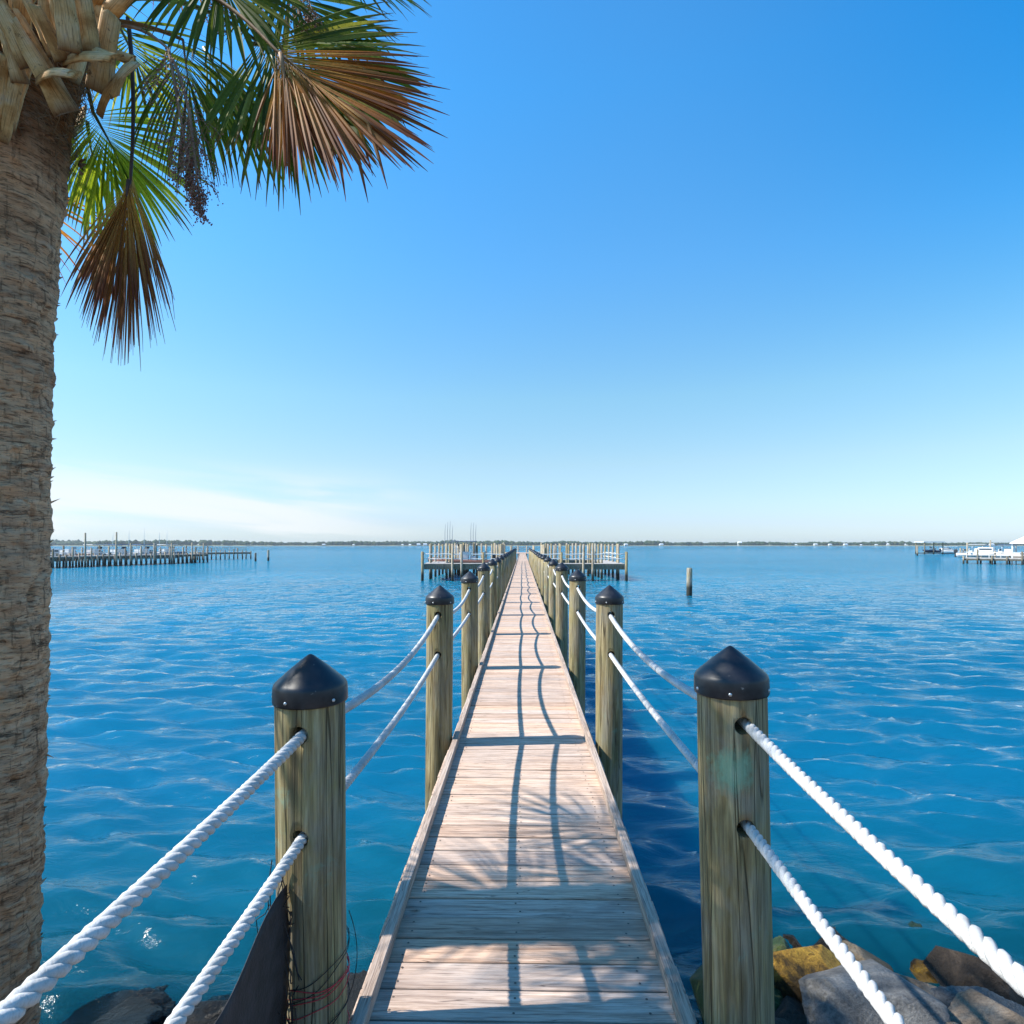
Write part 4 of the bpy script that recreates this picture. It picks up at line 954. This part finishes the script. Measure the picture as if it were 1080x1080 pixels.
for t, off, hm, lb, tp, cb_, z in [(.12, 3.6, 'white', 'white cabin boat raised beside the right dock', 'offwhite', True, -.6), (.42, 4.0, 'white', 'white open boat with blue canopy behind the right dock', 'blue', False, -.7), (.25, -2.6, 'white', 'small white boat in front of the right dock', None, False, -1.45)][:2]:
    p = A+u*(ln*t)+v*off; boat((p.x, p.y, z), math.atan2(u.y, u.x)-PI/2, 6.4, 2.3, 1.0, lb, hm, tp, 2.3, 0, cb_)
p = at_w(980, 584.5); lift = empty('boat_lift', p, label='covered boat lift with flat roof on thin posts left of the right hand boats', cat='boat lift')
mb = MB(); mb.box((0, 0, 2.55), (6.8, 5, .3)); mb.build('roof', M['offwhite'], lift)
for x in (-3.0, 3.0, 0):
    for y in (-2.2, 2.2):
        mb = MB(); mb.cyl((x, y, -3.5), (x, y, 2.45), .16, n=8); mb.build('piling', M['beam'], lift, True)
mb = MB(); mb.box((.3, 0, -1.15), (5.2, 4.6, .25)); mb.build('cradle', M['beam'], lift)
boat((p.x+.6, p.y, -.95), rad(95), 6.0, 2.3, .95, 'dark hulled boat sitting in the covered lift at the right', 'darkhull', None, 2.1)
p = at_w(1001, 584); boat((p.x, p.y, -1.55), rad(80), 9.5, 3.0, 1.25, 'long white cabin cruiser moored right of the covered lift', 'white', 'offwhite', 2.6, 0, True)
p = at_w(1030, 584); boat((p.x, p.y-6, -1.4), rad(100), 8, 2.6, 1.25, 'white cruiser moored behind the right dock', 'white', 'blue', 2.7, 0, True)
for k, (px_, yt, yb) in enumerate(((967.5, 575, 586), (1013, 578, 585), (1016, 579, 585))):
    pile(px_, yt, yb, .8, M['piling_grey'], ['pale pile left of the covered boat lift', 'left of two thin piles between the cruiser and the right dock', 'right of two thin piles between the cruiser and the right dock'][k])

# ------------------------------------------------------------------ far shore
mb = MB(); r2 = random.Random(2); n = 160; vs = []
for i in range(n+1):
    x = -2600+5200*i/n; yb = 1560+60*math.sin(i*.21)+40*math.sin(i*.53+1) - (240*math.exp(-((x+850)/330)**2))
    vs += [(x, yb, WATER_Z-1), (x, yb+12, WATER_Z+1.0), (x, yb+120, 1.2), (x, yb+900, 2.0)]
mb.add(vs, [(i*4+j, (i+1)*4+j, (i+1)*4+j+1, i*4+j+1) for i in range(n) for j in range(3)])
tag(mb.build('far_land', simple('far_land_ground', (.16, .17, .09), .95, .3, .02), None, True), kind='structure')
tm = NM('far_tree_foliage'); g_ = tm.n('NewGeometry')
tcol = tm.ramp(g_.outputs['Random Per Island'], [(0, (.012, .028, .010)), (.5, (.026, .05, .016)), (1, (.06, .075, .028))])
tmat = tm.done(tm.prin(tcol, .9, spec=.1))
mb = MB(); bm = bmesh.new(); bmesh.ops.create_icosphere(bm, subdivisions=1, radius=1); iv = [v.co.copy() for v in bm.verts]; bm.verts.index_update(); fi = [tuple(v.index for v in f.verts) for f in bm.faces]; bm.free()
for k in range(3600):
    x = r2.uniform(-2300, 2300); i = (x+2600)/5200*n; yb = 1560+60*math.sin(i*.21)+40*math.sin(i*.53+1) - (240*math.exp(-((x+850)/330)**2))
    y = yb+r2.uniform(18, 160); hgt = 3.5+4.0*(mn.noise(Vector((x*.006, 0, 2)))+.5)+7.0*max(0, mn.noise(Vector((x*.013, 5, 2))))+r2.uniform(0, 3.5)
    if x > 500: hgt *= .72
    rd = r2.uniform(4, 9)
    mb.add([(x+v.x*rd*r2.uniform(.8, 1.2), y+v.y*rd, 1.0+hgt*.5+v.z*hgt*.62*r2.uniform(.85, 1.15)) for v in iv], fi)
tag(mb.build('far_trees', tmat), 'low wooded shoreline along the whole horizon', 'far trees', kind='stuff')
hs = empty('house'); first_h = True
mb = MB(); mb.box((0, 0, 2.2), (15, 9, 4.6)); hw = mb.build('wall', M['white'], hs)
mb = MB(); mb.add([(-8, -5, 4.5), (8, -5, 4.5), (8, 5, 4.5), (-8, 5, 4.5), (-6, 0, 7.0), (6, 0, 7.0)], [(0, 1, 5, 4), (1, 2, 5), (2, 3, 4, 5), (3, 0, 4), (3, 2, 1, 0)]); mb.build('roof', M['roofm'], hs)
mb = MB()
for i in range(5): mb.box((-5.6+2.8*i, -4.52, 2.3), (1.3, .06, 1.5))
mb.build('window', M['glass'], hs)
hx = [424, 432, 441, 448, 660, 697, 779, 812, 838, 846, 858, 873, 889, 905, 921, 934, 952, 395, 372, 340, 1040]
for k, px_ in enumerate(hx):
    h = hs if first_h else copy_tree(hs); first_h = False
    p = P(px_, 575, 1500+r2.uniform(-40, 20)); i = (p.x+2600)/5200*n; yb = 1560+60*math.sin(i*.21)+40*math.sin(i*.53+1) - (240*math.exp(-((p.x+850)/330)**2))
    p = P(px_, 575, yb+8); h.location = (p.x, yb+10, .0); s_ = r2.uniform(.35, .75); h.scale = (s_, s_, s_); h.rotation_euler = (0, 0, r2.uniform(-.4, .4))
    if px_ == 779: h.scale = (.7, .7, 1.6)
    tag(h, 'tallest white house on the far shore, right of the lone mooring pile' if px_ == 779 else 'tiny white waterfront house among the trees of the far shore', 'house', 'white houses on the far shore')

# ------------------------------------------------------------------ the air over the bay
def haze():
    x0, x1, y0, y1, z0, z1 = -9500, 9500, -310, 9600, -9, 14
    mb = MB(); mb.box(((x0+x1)/2, (y0+y1)/2, (z0+z1)/2), (x1-x0, y1-y0, z1-z0))
    m = bpy.data.materials.new('haze'); m.use_nodes = True; t = m.node_tree; t.nodes.clear()
    o = t.nodes.new('ShaderNodeOutputMaterial'); v = t.nodes.new('ShaderNodeVolumePrincipled')
    v.inputs['Color'].default_value = (.80, .90, 1.0, 1); v.inputs['Density'].default_value = .00013; v.inputs['Anisotropy'].default_value = .2
    t.links.new(v.outputs[0], o.inputs['Volume'])
    tag(mb.build('haze', m), kind='stuff')
haze()
